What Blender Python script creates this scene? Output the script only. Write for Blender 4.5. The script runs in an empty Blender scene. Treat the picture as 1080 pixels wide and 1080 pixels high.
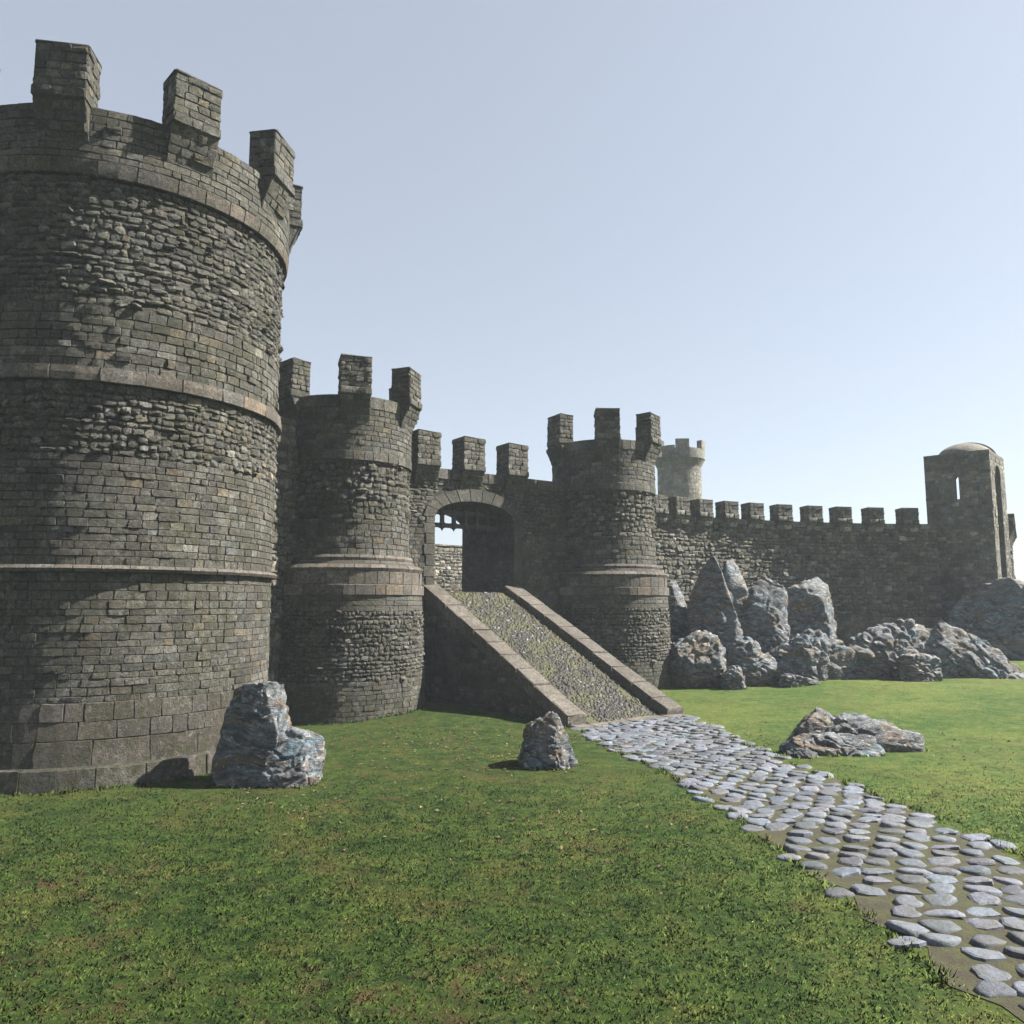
import bpy, bmesh, math, random
import numpy as np
from mathutils import Vector, noise as mnoise

R = math.radians
rnd = random.Random(7)
rg = np.random.default_rng(11)
scene = bpy.context.scene
COL = scene.collection

# ------------------------------------------------------------------ camera, sky, sun, exposure
cd = bpy.data.cameras.new('camera'); cam = bpy.data.objects.new('camera', cd); COL.objects.link(cam)
cd.sensor_width = 36; cd.lens = 830 / 1080 * 36; cd.clip_start = .2; cd.clip_end = 3000
cam.location = (0, 0, 0); cam.rotation_euler = (R(90) + math.atan(97 / 830), 0, 0)
scene.camera = cam

SUN_EL, SUN_AZ = R(44), R(10.5)          # azimuth: degrees behind the picture plane, from +X towards +Y
sdir = Vector((math.cos(SUN_EL) * math.cos(SUN_AZ), math.cos(SUN_EL) * math.sin(SUN_AZ), math.sin(SUN_EL)))
world = bpy.data.worlds.new('World'); scene.world = world; world.use_nodes = True
nt = world.node_tree; bg = nt.nodes['Background']
sky = nt.nodes.new('ShaderNodeTexSky'); sky.sky_type = 'NISHITA'; sky.sun_disc = False
sky.sun_elevation = SUN_EL; sky.sun_rotation = math.atan2(sdir.x, sdir.y)
sky.air_density = 1.0; sky.dust_density = 1.0; sky.ozone_density = 1.2; sky.altitude = 50
hs = nt.nodes.new('ShaderNodeHueSaturation'); hs.inputs['Saturation'].default_value = .62
nt.links.new(sky.outputs[0], hs.inputs['Color']); nt.links.new(hs.outputs[0], bg.inputs[0]); bg.inputs[1].default_value = .0245
bg2 = nt.nodes.new('ShaderNodeBackground'); bg2.inputs[0].default_value = (.575, .64, .72, 1); bg2.inputs[1].default_value = .125      # uniform pale colour added to even out the sky's brightness
ad = nt.nodes.new('ShaderNodeAddShader'); nt.links.new(bg.outputs[0], ad.inputs[0]); nt.links.new(bg2.outputs[0], ad.inputs[1])
nt.links.new(ad.outputs[0], nt.nodes['World Output'].inputs['Surface'])
ld = bpy.data.lights.new('sun', 'SUN'); ld.energy = 5; ld.angle = R(.5); ld.color = (1, .95, .87)
sun = bpy.data.objects.new('sun', ld); COL.objects.link(sun)
sun.rotation_euler = sdir.to_track_quat('Z', 'Y').to_euler(); sun.location = (60, 10, 60)
vs = scene.view_settings; scene.display_settings.display_device = 'sRGB'
vs.view_transform = 'Standard'; vs.look = 'None'; vs.gamma = 1; vs.exposure = 2.0
cy = scene.cycles; cy.use_denoising = True; cy.max_bounces = 5; cy.diffuse_bounces = 1
cy.glossy_bounces = 2; cy.volume_bounces = 0; cy.transparent_max_bounces = 4

# ------------------------------------------------------------------ helpers
def lk(o, parent=None):
    COL.objects.link(o)
    if parent is not None: o.parent = parent
    return o
def tag(o, label=None, cat=None, group=None, kind=None):
    if label: o['label'] = label
    if cat: o['category'] = cat
    if group: o['group'] = group
    if kind: o['kind'] = kind
    return o
def empty(name, loc=(0, 0, 0), rz=0.0):
    o = bpy.data.objects.new(name, None); o.location = loc; o.rotation_euler = (0, 0, rz); o.empty_display_size = .5
    return lk(o)
def copy_tree(o, parent=None):
    c = o.copy(); lk(c, parent)
    for ch in list(o.children): copy_tree(ch, c)
    return c

class MB:
    """collects vertices, faces and per-vertex stone tone, builds ONE mesh object"""
    def __init__(s): s.V = []; s.Fq = []; s.P = []; s.C = []; s.n = 0; s.sm = []; s.psm = []
    def add(s, V, F, col, smooth=True):
        V = np.asarray(V, float).reshape(-1, 3); F = np.asarray(F, np.int64)
        col = np.asarray(col, float)
        if col.ndim == 1: col = np.tile(col, (len(V), 1))
        s.V.append(V); s.C.append(col)
        if F.ndim == 2 and F.shape[1] == 4: s.Fq.append(F + s.n); s.sm.append(np.full(len(F), smooth))
        s.n += len(V)
    def poly(s, V, polys, col, smooth=False):
        V = np.asarray(V, float).reshape(-1, 3)
        col = np.asarray(col, float)
        if col.ndim == 1: col = np.tile(col, (len(V), 1))
        s.V.append(V); s.C.append(col)
        for p in polys: s.P.append([int(i) + s.n for i in p]); s.psm.append(smooth)
        s.n += len(V)
    def build(s, name, mat, parent=None):
        me = bpy.data.meshes.new(name)
        V = np.concatenate(s.V); C = np.concatenate(s.C)
        Fq = np.concatenate(s.Fq) if s.Fq else np.zeros((0, 4), np.int64)
        sm = np.concatenate(s.sm) if s.sm else np.zeros(0, bool)
        loops = np.concatenate([Fq.ravel()] + [np.array(p) for p in s.P]).astype(np.int32) if (len(Fq) or s.P) else np.zeros(0, np.int32)
        sizes = np.concatenate([np.full(len(Fq), 4), np.array([len(p) for p in s.P], int)]).astype(np.int32)
        starts = np.concatenate([[0], np.cumsum(sizes)[:-1]]).astype(np.int32)
        me.vertices.add(len(V)); me.vertices.foreach_set('co', V.ravel().astype(np.float32))
        me.loops.add(len(loops)); me.loops.foreach_set('vertex_index', loops)
        me.polygons.add(len(sizes)); me.polygons.foreach_set('loop_start', starts); me.polygons.foreach_set('loop_total', sizes)
        me.polygons.foreach_set('use_smooth', np.concatenate([sm, np.array(s.psm, bool)]).astype(bool))
        me.update(calc_edges=True); me.validate()
        a = me.color_attributes.new('Col', 'FLOAT_COLOR', 'POINT')
        a.data.foreach_set('color', np.concatenate([C[:, :3], np.ones((len(C), 1))], 1).ravel().astype(np.float32))
        me.materials.append(mat)
        o = bpy.data.objects.new(name, me)
        return lk(o, parent)

GREY = np.array([.064, .061, .052]); PINK = np.array([.078, .068, .059]); MORT = np.array([.024, .023, .020])
LIGHT = np.array([.095, .088, .075])
def tones(n, base=GREY, var=.28, hue=.035):
    k = np.exp(rg.normal(0, var, n))[:, None]
    h = rg.normal(0, hue, n)[:, None]
    t = np.array([1 + 0, 1, 1])[None] * np.concatenate([1 + h, 1 + h * .15, 1 - h * 1.1], 1)
    c = base[None] * k * t
    odd = rg.random(n) < .05
    c[odd] *= np.array([1.3, 1.15, .95])
    odd = rg.random(n) < .06
    c[odd] *= 1.4
    return np.clip(c, .015, .5)

def blocks(mb, mapf, u0, u1, v0, v1, su, joint=.025, h=.035, hv=.4, rough=.04, rnd_=.3, base=GREY, var=.28, d0=-.03,
           wave=0.0, wfreq=1.0, tprof=None, tilt=.25, irr=0.0):
    """u0.. arrays: cell rectangles on a surface; mapf(u, v, d) -> xyz.  su = metres per unit of u"""
    u0, u1, v0, v1 = [np.asarray(a, float) for a in (u0, u1, v0, v1)]
    n = len(u0)
    if n == 0: return
    w = (u1 - u0) * su; hh = v1 - v0
    eu = np.clip(joint / np.maximum(w, .02), .02, .3); ev = np.clip(joint / np.maximum(hh, .02), .02, .3)
    o = .012
    Su = np.stack([-o + 0 * eu, eu, .5 + 0 * eu, 1 - eu, 1 + o + 0 * eu], 1)
    Sv = np.stack([-o + 0 * ev, ev, .5 + 0 * ev, 1 - ev, 1 + o + 0 * ev], 1)
    S = np.repeat(Su[:, :, None], 5, 2).copy(); T = np.repeat(Sv[:, None, :], 5, 1).copy()
    # round the corners of each stone, then jitter its outline
    for i, si in ((1, 1), (3, -1)):
        for j, sj in ((1, 1), (3, -1)):
            S[:, i, j] += si * eu * rnd_ * 1.6 * rg.random(n); T[:, i, j] += sj * ev * rnd_ * 1.6 * rg.random(n)
    S[:, 1:4, 1:4] += rg.normal(0, rough, (n, 3, 3)); T[:, 1:4, 1:4] += rg.normal(0, rough, (n, 3, 3)) * .8
    S = np.clip(S, -o, 1 + o); T = np.clip(T, -o, 1 + o)
    if irr:
        T = T + rg.normal(0, irr, n)[:, None, None] + rg.normal(0, irr * .9, n)[:, None, None] * (S - .5)
        T = .5 + (T - .5) * np.exp(rg.normal(0, irr, n))[:, None, None]
    H = h * np.exp(rg.normal(0, hv, n))
    D = np.full((n, 5, 5), d0)
    tl = rg.normal(0, tilt, (n, 2))
    Di = H[:, None, None] * (1 + tl[:, 0, None, None] * (S[:, 1:4, 1:4] - .5) + tl[:, 1, None, None] * (T[:, 1:4, 1:4] - .5)
                             + rg.normal(0, rough * 3, (n, 3, 3)))
    edge = np.ones((3, 3)); edge[0, :] -= rnd_ * .20; edge[2, :] -= rnd_ * .20; edge[:, 0] -= rnd_ * .20; edge[:, 2] -= rnd_ * .20
    D[:, 1:4, 1:4] = Di * edge[None]
    if tprof is not None:
        D[:, 1:4, :] = np.where(np.arange(5)[None, None, :] >= 0, D[:, 1:4, :], 0) + 0
        D = D + np.asarray(tprof)[None, None, :]
    U = u0[:, None, None] + (u1 - u0)[:, None, None] * S
    Vv = v0[:, None, None] + (v1 - v0)[:, None, None] * T
    if wave: Vv = Vv + wave * (np.sin(U * su * wfreq * 1.7 + Vv * 3.1) + .6 * np.sin(U * su * wfreq * 4.3 + Vv * 5.3 + 1))
    P = mapf(U.ravel(), Vv.ravel(), D.ravel())
    c = tones(n, base, var)
    C = np.repeat(c, 25, 0).reshape(n, 5, 5, 3)
    m = np.ones((5, 5), bool); m[1:4, 1:4] = False
    C[:, m] = C[:, m] * .35 + MORT * .5
    idx = np.arange(25).reshape(5, 5)
    q = np.stack([idx[:-1, :-1], idx[1:, :-1], idx[1:, 1:], idx[:-1, 1:]], -1).reshape(-1, 4)
    F = (q[None] + (np.arange(n) * 25)[:, None, None]).reshape(-1, 4)
    mb.add(P, F, C.reshape(-1, 3), False)

def split(a, b, m, j=.25):
    """cut [a,b] in steps of about m"""
    out = [a]
    while out[-1] < b - m * .6: out.append(out[-1] + m * (1 + rnd.uniform(-j, j)))
    out[-1] = b
    return out
def course(mb, mapf, ua, ub, v0, v1, su, bw, keep=None, wj=.4, closed=False, **kw):
    us = split(ua, ub, bw / su, wj)
    if closed: off = rnd.uniform(0, bw / su); us = [x + off for x in us]
    us = np.array(us); u0, u1 = us[:-1], us[1:]
    if keep is not None:
        k = np.array([keep((a + b) / 2, (v0 + v1) / 2) for a, b in zip(u0, u1)], bool)
        u0, u1 = u0[k], u1[k]
    blocks(mb, mapf, u0, u1, np.full(len(u0), v0), np.full(len(u0), v1), su, **kw)
STY = {
 'ashlar': dict(joint=.016, h=.020, hv=.5, rough=.035, rnd_=.4, var=.27),
 'big':    dict(joint=.022, h=.022, hv=.4, rough=.02, rnd_=.3, var=.2),
 'rubble': dict(joint=.035, h=.042, hv=.5, rough=.07, rnd_=1.0, var=.32, wave=.008, tilt=.9, irr=.13, wfreq=2.5),
 'knobs':  dict(joint=.05, h=.06, hv=.5, rough=.06, rnd_=1.2, var=.3, wave=.008, tilt=.8, irr=.13, wfreq=2.5),
 'band':   dict(joint=.02, h=.03, hv=.2, rough=.012, rnd_=.3, var=.14, base=PINK),
}
def zone(mb, mapf, ua, ub, za, zb, rh, bw, su, sty, closed=False, keep=None, **kw):
    st = dict(STY[sty]); st.update(kw)
    zs = split(za, zb, rh, .22)
    for a, b in zip(zs[:-1], zs[1:]): course(mb, mapf, ua, ub, a, b, su, bw * rnd.uniform(.85, 1.2), keep=keep, closed=closed, **st)

def cyl(rf):
    """cylinder mapping: u = angle from -Y towards +X, v = height"""
    def f(u, v, d):
        r = rf(v) + d
        return np.stack([r * np.sin(u), -r * np.cos(u), v + 0 * u], -1)
    return f
def lathe(mb, prof, col, seg=72, cap=True):
    pr = np.array(prof); n = len(pr); a = np.linspace(0, 2 * math.pi, seg, endpoint=False)
    V = np.stack([pr[None, :, 0] * np.sin(a)[:, None], -pr[None, :, 0] * np.cos(a)[:, None], np.repeat(pr[None, :, 1], seg, 0)], -1).reshape(-1, 3)
    F = []
    for i in range(seg):
        for j in range(n - 1):
            k = (i + 1) % seg
            F.append((i * n + j, k * n + j, k * n + j + 1, i * n + j + 1))
    mb.add(V, F, col, False)
    if cap: mb.poly([V[i * n + n - 1] for i in range(seg)], [list(range(seg))], col)
def flat(O, U, V_, N):
    O, U, V_, N = [np.array(a, float) for a in (O, U, V_, N)]
    def f(u, v, d): return O[None] + u[:, None] * U[None] + v[:, None] * V_[None] + d[:, None] * N[None]
    return f
def prism(mb, pts, off, col, smooth=False):
    """closed prism: polygon pts swept by vector off"""
    P = np.array(pts, float); n = len(P); V = np.concatenate([P, P + np.array(off, float)])
    mb.poly(V, [list(range(n))[::-1], list(range(n, 2 * n))] + [(i, (i + 1) % n, (i + 1) % n + n, i + n) for i in range(n)], col, smooth)
def rbox(mb, O, A, B, Cc, col, bev=.04, jit=0.0):
    """box from corner O spanned by A, B, Cc, with chamfered edges and a little irregularity"""
    O, A, B, Cc = [np.array(a, float) for a in (O, A, B, Cc)]
    la, lb, lc = [np.linalg.norm(a) for a in (A, B, Cc)]
    g = []
    for i in range(4):
        for j in range(4):
            for k in range(4):
                def s(q, l): return (0, min(bev / l, .3), 1 - min(bev / l, .3), 1)[q]
                x, y, z = s(i, la), s(j, lb), s(k, lc)
                ex = (i in (0, 3)) + (j in (0, 3)) + (k in (0, 3))
                if ex >= 2:       # pull edges and corners in
                    f = .35 if ex == 2 else .45
                    x += (bev / la * f if i == 0 else -bev / la * f if i == 3 else 0)
                    y += (bev / lb * f if j == 0 else -bev / lb * f if j == 3 else 0)
                    z += (bev / lc * f if k == 0 else -bev / lc * f if k == 3 else 0)
                g.append(O + A * x + B * y + Cc * z + rg.normal(0, jit, 3))
    g = np.array(g); I = np.arange(64).reshape(4, 4, 4); F = []
    for a in range(3):
        for b in range(3):
            F += [(I[0, a, b], I[0, a, b + 1], I[0, a + 1, b + 1], I[0, a + 1, b]), (I[3, a, b], I[3, a + 1, b], I[3, a + 1, b + 1], I[3, a, b + 1]),
                  (I[a, 0, b], I[a + 1, 0, b], I[a + 1, 0, b + 1], I[a, 0, b + 1]), (I[a, 3, b], I[a, 3, b + 1], I[a + 1, 3, b + 1], I[a + 1, 3, b]),
                  (I[a, b, 0], I[a, b + 1, 0], I[a + 1, b + 1, 0], I[a + 1, b, 0]), (I[a, b, 3], I[a + 1, b, 3], I[a + 1, b + 1, 3], I[a, b + 1, 3])]
    # orientation is checked by sign of the triple product
    if np.dot(np.cross(A, B), Cc) < 0: F = [f[::-1] for f in F]
    mb.add(g, F, col, False)

# ------------------------------------------------------------------ materials
def newmat(name, rough=.9):
    m = bpy.data.materials.new(name); m.use_nodes = True; t = m.node_tree
    b = t.nodes['Principled BSDF']; b.inputs['Roughness'].default_value = rough
    b.inputs['Specular IOR Level'].default_value = .25
    return m, t, b
class G:
    def __init__(s, t): s.t = t; s.pos = t.nodes.new('ShaderNodeNewGeometry').outputs['Position']
    def n(s, k, **kw):
        x = s.t.nodes.new('ShaderNode' + k)
        for a, v in kw.items(): setattr(x, a, v)
        return x
    def L(s, a, b): s.t.links.new(a, b)
    def noise(s, scale, detail=4, rough=.55, vec=None, dist=0, w=None):
        x = s.n('TexNoise'); x.inputs['Scale'].default_value = scale; x.inputs['Detail'].default_value = detail
        x.inputs['Roughness'].default_value = rough; x.inputs['Distortion'].default_value = dist
        s.L(vec or s.pos, x.inputs['Vector']); return x.outputs['Fac']
    def voro(s, scale, feature='F1', vec=None, out='Distance'):
        x = s.n('TexVoronoi', feature=feature); x.inputs['Scale'].default_value = scale
        s.L(vec or s.pos, x.inputs['Vector']); return x.outputs[out]
    def map(s, v, a, b, c=0., d=1.):
        x = s.n('MapRange'); x.inputs[1].default_value = a; x.inputs[2].default_value = b; x.inputs[3].default_value = c; x.inputs[4].default_value = d
        s.L(v, x.inputs[0]); return x.outputs[0]
    def math(s, op, a, b=None):
        x = s.n('Math', operation=op)
        for i, v in ((0, a), (1, b)):
            if v is None: continue
            if isinstance(v, (int, float)): x.inputs[i].default_value = v
            else: s.L(v, x.inputs[i])
        return x.outputs[0]
    def mix(s, fac, a, b, mode='MIX'):
        x = s.n('Mix', data_type='RGBA', blend_type=mode)
        for i, v in ((0, fac), (6, a), (7, b)):
            if isinstance(v, (int, float)): x.inputs[i].default_value = v
            elif isinstance(v, tuple): x.inputs[i].default_value = (*v, 1)
            else: s.L(v, x.inputs[i])
        return x.outputs[2]
    def scalevec(s, v, sc, rot=(0, 0, 0)):
        x = s.n('Mapping'); x.inputs['Scale'].default_value = sc; x.inputs['Rotation'].default_value = rot; s.L(v, x.inputs['Vector']); return x.outputs[0]
    def gray(s, v):
        x = s.n('CombineColor')
        for i in range(3): s.L(v, x.inputs[i])
        return x.outputs[0]
    def bump(s, h, strength, dist, nrm=None):
        x = s.n('Bump'); x.inputs['Strength'].default_value = strength; x.inputs['Distance'].default_value = dist
        s.L(h, x.inputs['Height'])
        if nrm is not None: s.L(nrm, x.inputs['Normal'])
        return x.outputs[0]

def stone_mat(name, moss=.5, light=1.0, bump=1.0, mossz=None):
    m, t, b = newmat(name); g = G(t)
    at = g.n('Attribute', attribute_name='Col').outputs['Color']
    big = g.map(g.noise(.35, 5, .6), .3, .7, .72, 1.28)
    mid = g.map(g.noise(2.6, 6, .65), .3, .7, .72, 1.3)
    fine = g.map(g.noise(8.5, 7, .8), .34, .68, .35, 1.75)
    grit = g.map(g.noise(20, 5, .8), .36, .66, .5, 1.65)
    k = g.math('MULTIPLY', g.math('MULTIPLY', big, mid), g.math('MULTIPLY', g.math('MULTIPLY', fine, grit), light))
    c = g.mix(1.0, at, g.gray(k), 'MULTIPLY')
    # warm and cool mottling
    c = g.mix(g.map(g.noise(.8, 6, .65, dist=.5), .48, .62, 0, .45), c, (.062, .051, .036))
    c = g.mix(g.map(g.noise(3.7, 5, .6), .55, .75, 0, .45), c, (.040, .046, .047))
    # pale lichen spots
    l = g.math('MULTIPLY', g.map(g.noise(6, 6, .8), .53, .60, 0, .85), g.map(g.noise(.7, 4), .42, .6, .15, 1))
    c = g.mix(l, c, (.155, .148, .12))
    # moss and damp
    mm = g.math('MULTIPLY', g.map(g.noise(4, 7, .75), .42, .60), g.map(g.noise(.5, 5, .65), .46, .58, 0, moss))
    if mossz:
        z = g.n('SeparateXYZ'); g.L(g.pos, z.inputs[0])
        zz = g.map(z.outputs[2], mossz[0], mossz[1], 1, 0)
        m2 = g.math('MULTIPLY', g.map(g.noise(2.5, 6, .7), .45, .62), zz)
        mm = g.math('MAXIMUM', mm, m2)
    c = g.mix(mm, c, (.034, .036, .013))
    g.L(c, b.inputs['Base Color'])
    h = g.math('ADD', g.math('MULTIPLY', g.noise(7, 8, .75), 1.0), g.math('MULTIPLY', g.noise(22, 5, .8), .6))
    n = g.bump(h, 1.0 * bump, .10)
    g.L(n, b.inputs['Normal']); b.inputs['Roughness'].default_value = .85
    return m
M_wall = stone_mat('castle_masonry', .7, 1.0, 1.0, (-5.2, -2.9))
M_band = stone_mat('dressed_stone', .25, 1.0, .7)
M_cope = stone_mat('coping_stone', .12, 1.15, .7)
M_far = stone_mat('distant_masonry_hazed', .4, 1.65, .8); M_cwall = stone_mat('curtain_masonry_hazed', .6, 1.5, 1.0)  # both lightened: distance haze painted into the stone colour

def rock_mat():
    m, t, b = newmat('weathered_rock', .7); g = G(t)
    wv = g.n('VectorMath', operation='MULTIPLY_ADD'); nz = g.n('TexNoise'); nz.inputs['Scale'].default_value = .8; nz.inputs['Detail'].default_value = 4; g.L(g.pos, nz.inputs['Vector'])
    g.L(nz.outputs['Color'], wv.inputs[0]); wv.inputs[1].default_value = (1.1, 1.1, 1.1); g.L(g.pos, wv.inputs[2])
    v = g.scalevec(wv.outputs[0], (.75, 1.1, 2.6), (.5, .75, .2))          # warped, layered like folded strata
    a = g.noise(1.3, 9, .68, v); f = g.noise(3.6, 10, .74, v)
    c = g.mix(g.map(a, .44, .56), (.042, .047, .055), (.135, .142, .152))
    c = g.mix(g.map(g.noise(.55, 6, .7, v), .50, .58, 0, .85), c, (.12, .088, .058))
    c = g.mix(g.map(g.noise(.8, 8, .72, v), .53, .61, 0, .8), c, (.085, .135, .165))
    c = g.mix(g.map(f, .55, .64, 0, .9), c, (.36, .35, .33))
    c = g.mix(g.map(f, .44, .36, 0, .8), c, (.03, .03, .03))
    c = g.mix(g.map(g.noise(1.4, 7, .72, dist=.6), .57, .66, 0, .75), c, (.075, .07, .03))
    g.L(c, b.inputs['Base Color'])
    h = g.math('ADD', g.math('MULTIPLY', g.noise(1.5, 12, .66, v), 1.0), g.math('MULTIPLY', g.noise(9, 9, .7), .12))
    g.L(g.bump(h, .9, .40), b.inputs['Normal'])
    return m
M_rock = rock_mat()

def grass_mat(name='short_grass', blades=False):
    m, t, b = newmat(name, .95); g = G(t)
    a = g.noise(.16, 5, .6); f = g.noise(1.5, 8, .75, dist=.4); ff = g.noise(6.5, 7, .8)
    dry = g.mix(g.map(a, .40, .60), (.046, .090, .017), (.098, .134, .029))  # paler yellow-green tone, used towards the right
    dry = g.mix(g.map(f, .50, .60, 0, .7), dry, (.125, .135, .036))
    dry = g.mix(g.map(f, .48, .38, 0, .7), dry, (.034, .068, .014))
    deep_green = g.mix(g.map(f, .42, .58), (.012, .030, .004), (.036, .062, .009))
    deep_green = g.mix(g.map(g.noise(.8, 7, .7), .50, .62, 0, .6), deep_green, (.066, .066, .014))
    sx = g.n('SeparateXYZ'); g.L(g.pos, sx.inputs[0])
    left_mask = g.map(g.math('ADD', sx.outputs[0], g.math('MULTIPLY', g.noise(.18, 4, .6), 14)), 7, 20, .95, 0)  # blends to the deeper green towards the left
    c = g.mix(left_mask, dry, deep_green)
    c = g.mix(g.map(ff, .30, .70), g.mix(1.0, c, (.45, .45, .45), 'MULTIPLY'), g.mix(1.0, c, (1.6, 1.6, 1.6), 'MULTIPLY'))
    c = g.mix(g.math('MULTIPLY', g.map(g.noise(9, 6, .85), .56, .64), .6), c, (.19, .19, .085))                    # seed heads, dry straws
    dirt = g.math('MULTIPLY', g.map(g.noise(2.6, 8, .82, dist=.8), .51, .60), g.map(g.noise(.33, 4, .6), .50, .60))
    c = g.mix(g.math('MULTIPLY', dirt, .85), c, (.080, .048, .024))
    g.L(c, b.inputs['Base Color']); b.inputs['Specular IOR Level'].default_value = .1
    if not blades:
        h = g.math('ADD', g.noise(3, 10, .8), g.math('MULTIPLY', g.noise(12, 6, .8), .4))
        g.L(g.bump(h, 1.0, .22), b.inputs['Normal'])
    return m
M_grass = grass_mat(); M_blade = grass_mat('grass_blade', True)

def cobble_mat(name, base, alt, moss, sc=1.0):
    m, t, b = newmat(name, .6); g = G(t)
    at = g.n('Attribute', attribute_name='Col').outputs['Color']
    c = g.mix(1.0, at, g.gray(g.map(g.noise(9 * sc, 8, .7), .3, .7, .5, 1.5)), 'MULTIPLY')
    c = g.mix(g.map(g.noise(3.1, 6, .7), .5, .68, 0, .5), c, alt)
    c = g.mix(g.math('MULTIPLY', g.map(g.noise(.9, 6, .7), .44, .56), moss), c, (.036, .036, .010))
    g.L(c, b.inputs['Base Color'])
    g.L(g.bump(g.noise(16 * sc, 8, .7), .8, .04), b.inputs['Normal'])
    return m
M_cobble = cobble_mat('cobble_stone', (.2, .22, .25), (.09, .08, .06), .25)
M_paving = cobble_mat('ramp_paving', (.2, .22, .25), (.034, .028, .020), .95)
m_, t_, b_ = newmat('dark_iron', .6); g_ = G(t_)
g_.L(g_.mix(g_.map(g_.noise(6, 6, .7), .4, .65), (.022, .024, .028), (.05, .035, .025)), b_.inputs['Base Color'])
g_.L(g_.bump(g_.noise(20, 5), .5, .03), b_.inputs['Normal']); M_iron = m_
m_, t_, b_ = newmat('earth', .95); g_ = G(t_)
g_.L(g_.mix(g_.map(g_.noise(3, 8, .7), .4, .6), (.030, .025, .016), (.040, .042, .014)), b_.inputs['Base Color'])
g_.L(g_.bump(g_.noise(14, 8, .7), .8, .05), b_.inputs['Normal']); M_earth = m_

# ------------------------------------------------------------------ ground
CP = np.array([(-10, 38.5, -5.5), (-5, 42.6, -4.95), (2.5, 36, -5.5), (8.2, 38.7, -5.3), (10, 51, -5.15), (14, 50, -5.1), (-3, 39, -5.2),
               (22, 49, -4.75), (30, 50, -4.75), (34, 58, -4.1), (43, 60, -3.9), (50, 62, -3.8), (0, 27, -5.45), (10, 27, -5.35), (-9, 27, -5.55),
               (0, 10, -5.6), (30, 25, -5.3), (-25, 20, -5.6), (20, 40, -5.05), (34, 44, -5.0), (0, 70, -5), (60, 40, -5.0), (-20, 60, -5.5),
               (5, 31, -5.47), (16, 30, -5.3), (-30, -10, -5.6), (30, -10, -5.5)])
def gz(x, y):
    x = np.asarray(x, float); y = np.asarray(y, float)
    d2 = (x[..., None] - CP[:, 0]) ** 2 + (y[..., None] - CP[:, 1]) ** 2 + 2.5
    w = 1 / d2 ** 1.6
    z = (w * CP[:, 2]).sum(-1) / w.sum(-1)
    far = np.clip((np.hypot(x - 5, y - 35) - 60) / 120, 0, 1)
    return z * (1 - far) + far * -5.6 + .03 * np.sin(x * .9 + y * .5) * np.sin(y * .7 - x * .3) + .015 * np.sin(x * 2.7 + 1) * np.sin(y * 2.3)
xs = np.concatenate([np.linspace(-420, -48, 24)[:-1], np.arange(-48, 72, .6), np.linspace(72, 420, 24)])
ys = np.concatenate([np.linspace(-420, -8, 24)[:-1], np.arange(-8, 76, .6), np.linspace(76, 420, 24)])
X, Y = np.meshgrid(xs, ys, indexing='ij'); Z = gz(X, Y)
nx, ny = X.shape; I = np.arange(nx * ny).reshape(nx, ny)
mb = MB(); mb.add(np.stack([X, Y, Z], -1), np.stack([I[:-1, :-1], I[1:, :-1], I[1:, 1:], I[:-1, 1:]], -1).reshape(-1, 4), np.array([.1, .1, .1]))
ground = mb.build('ground', M_grass); tag(ground, kind='structure')

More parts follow.
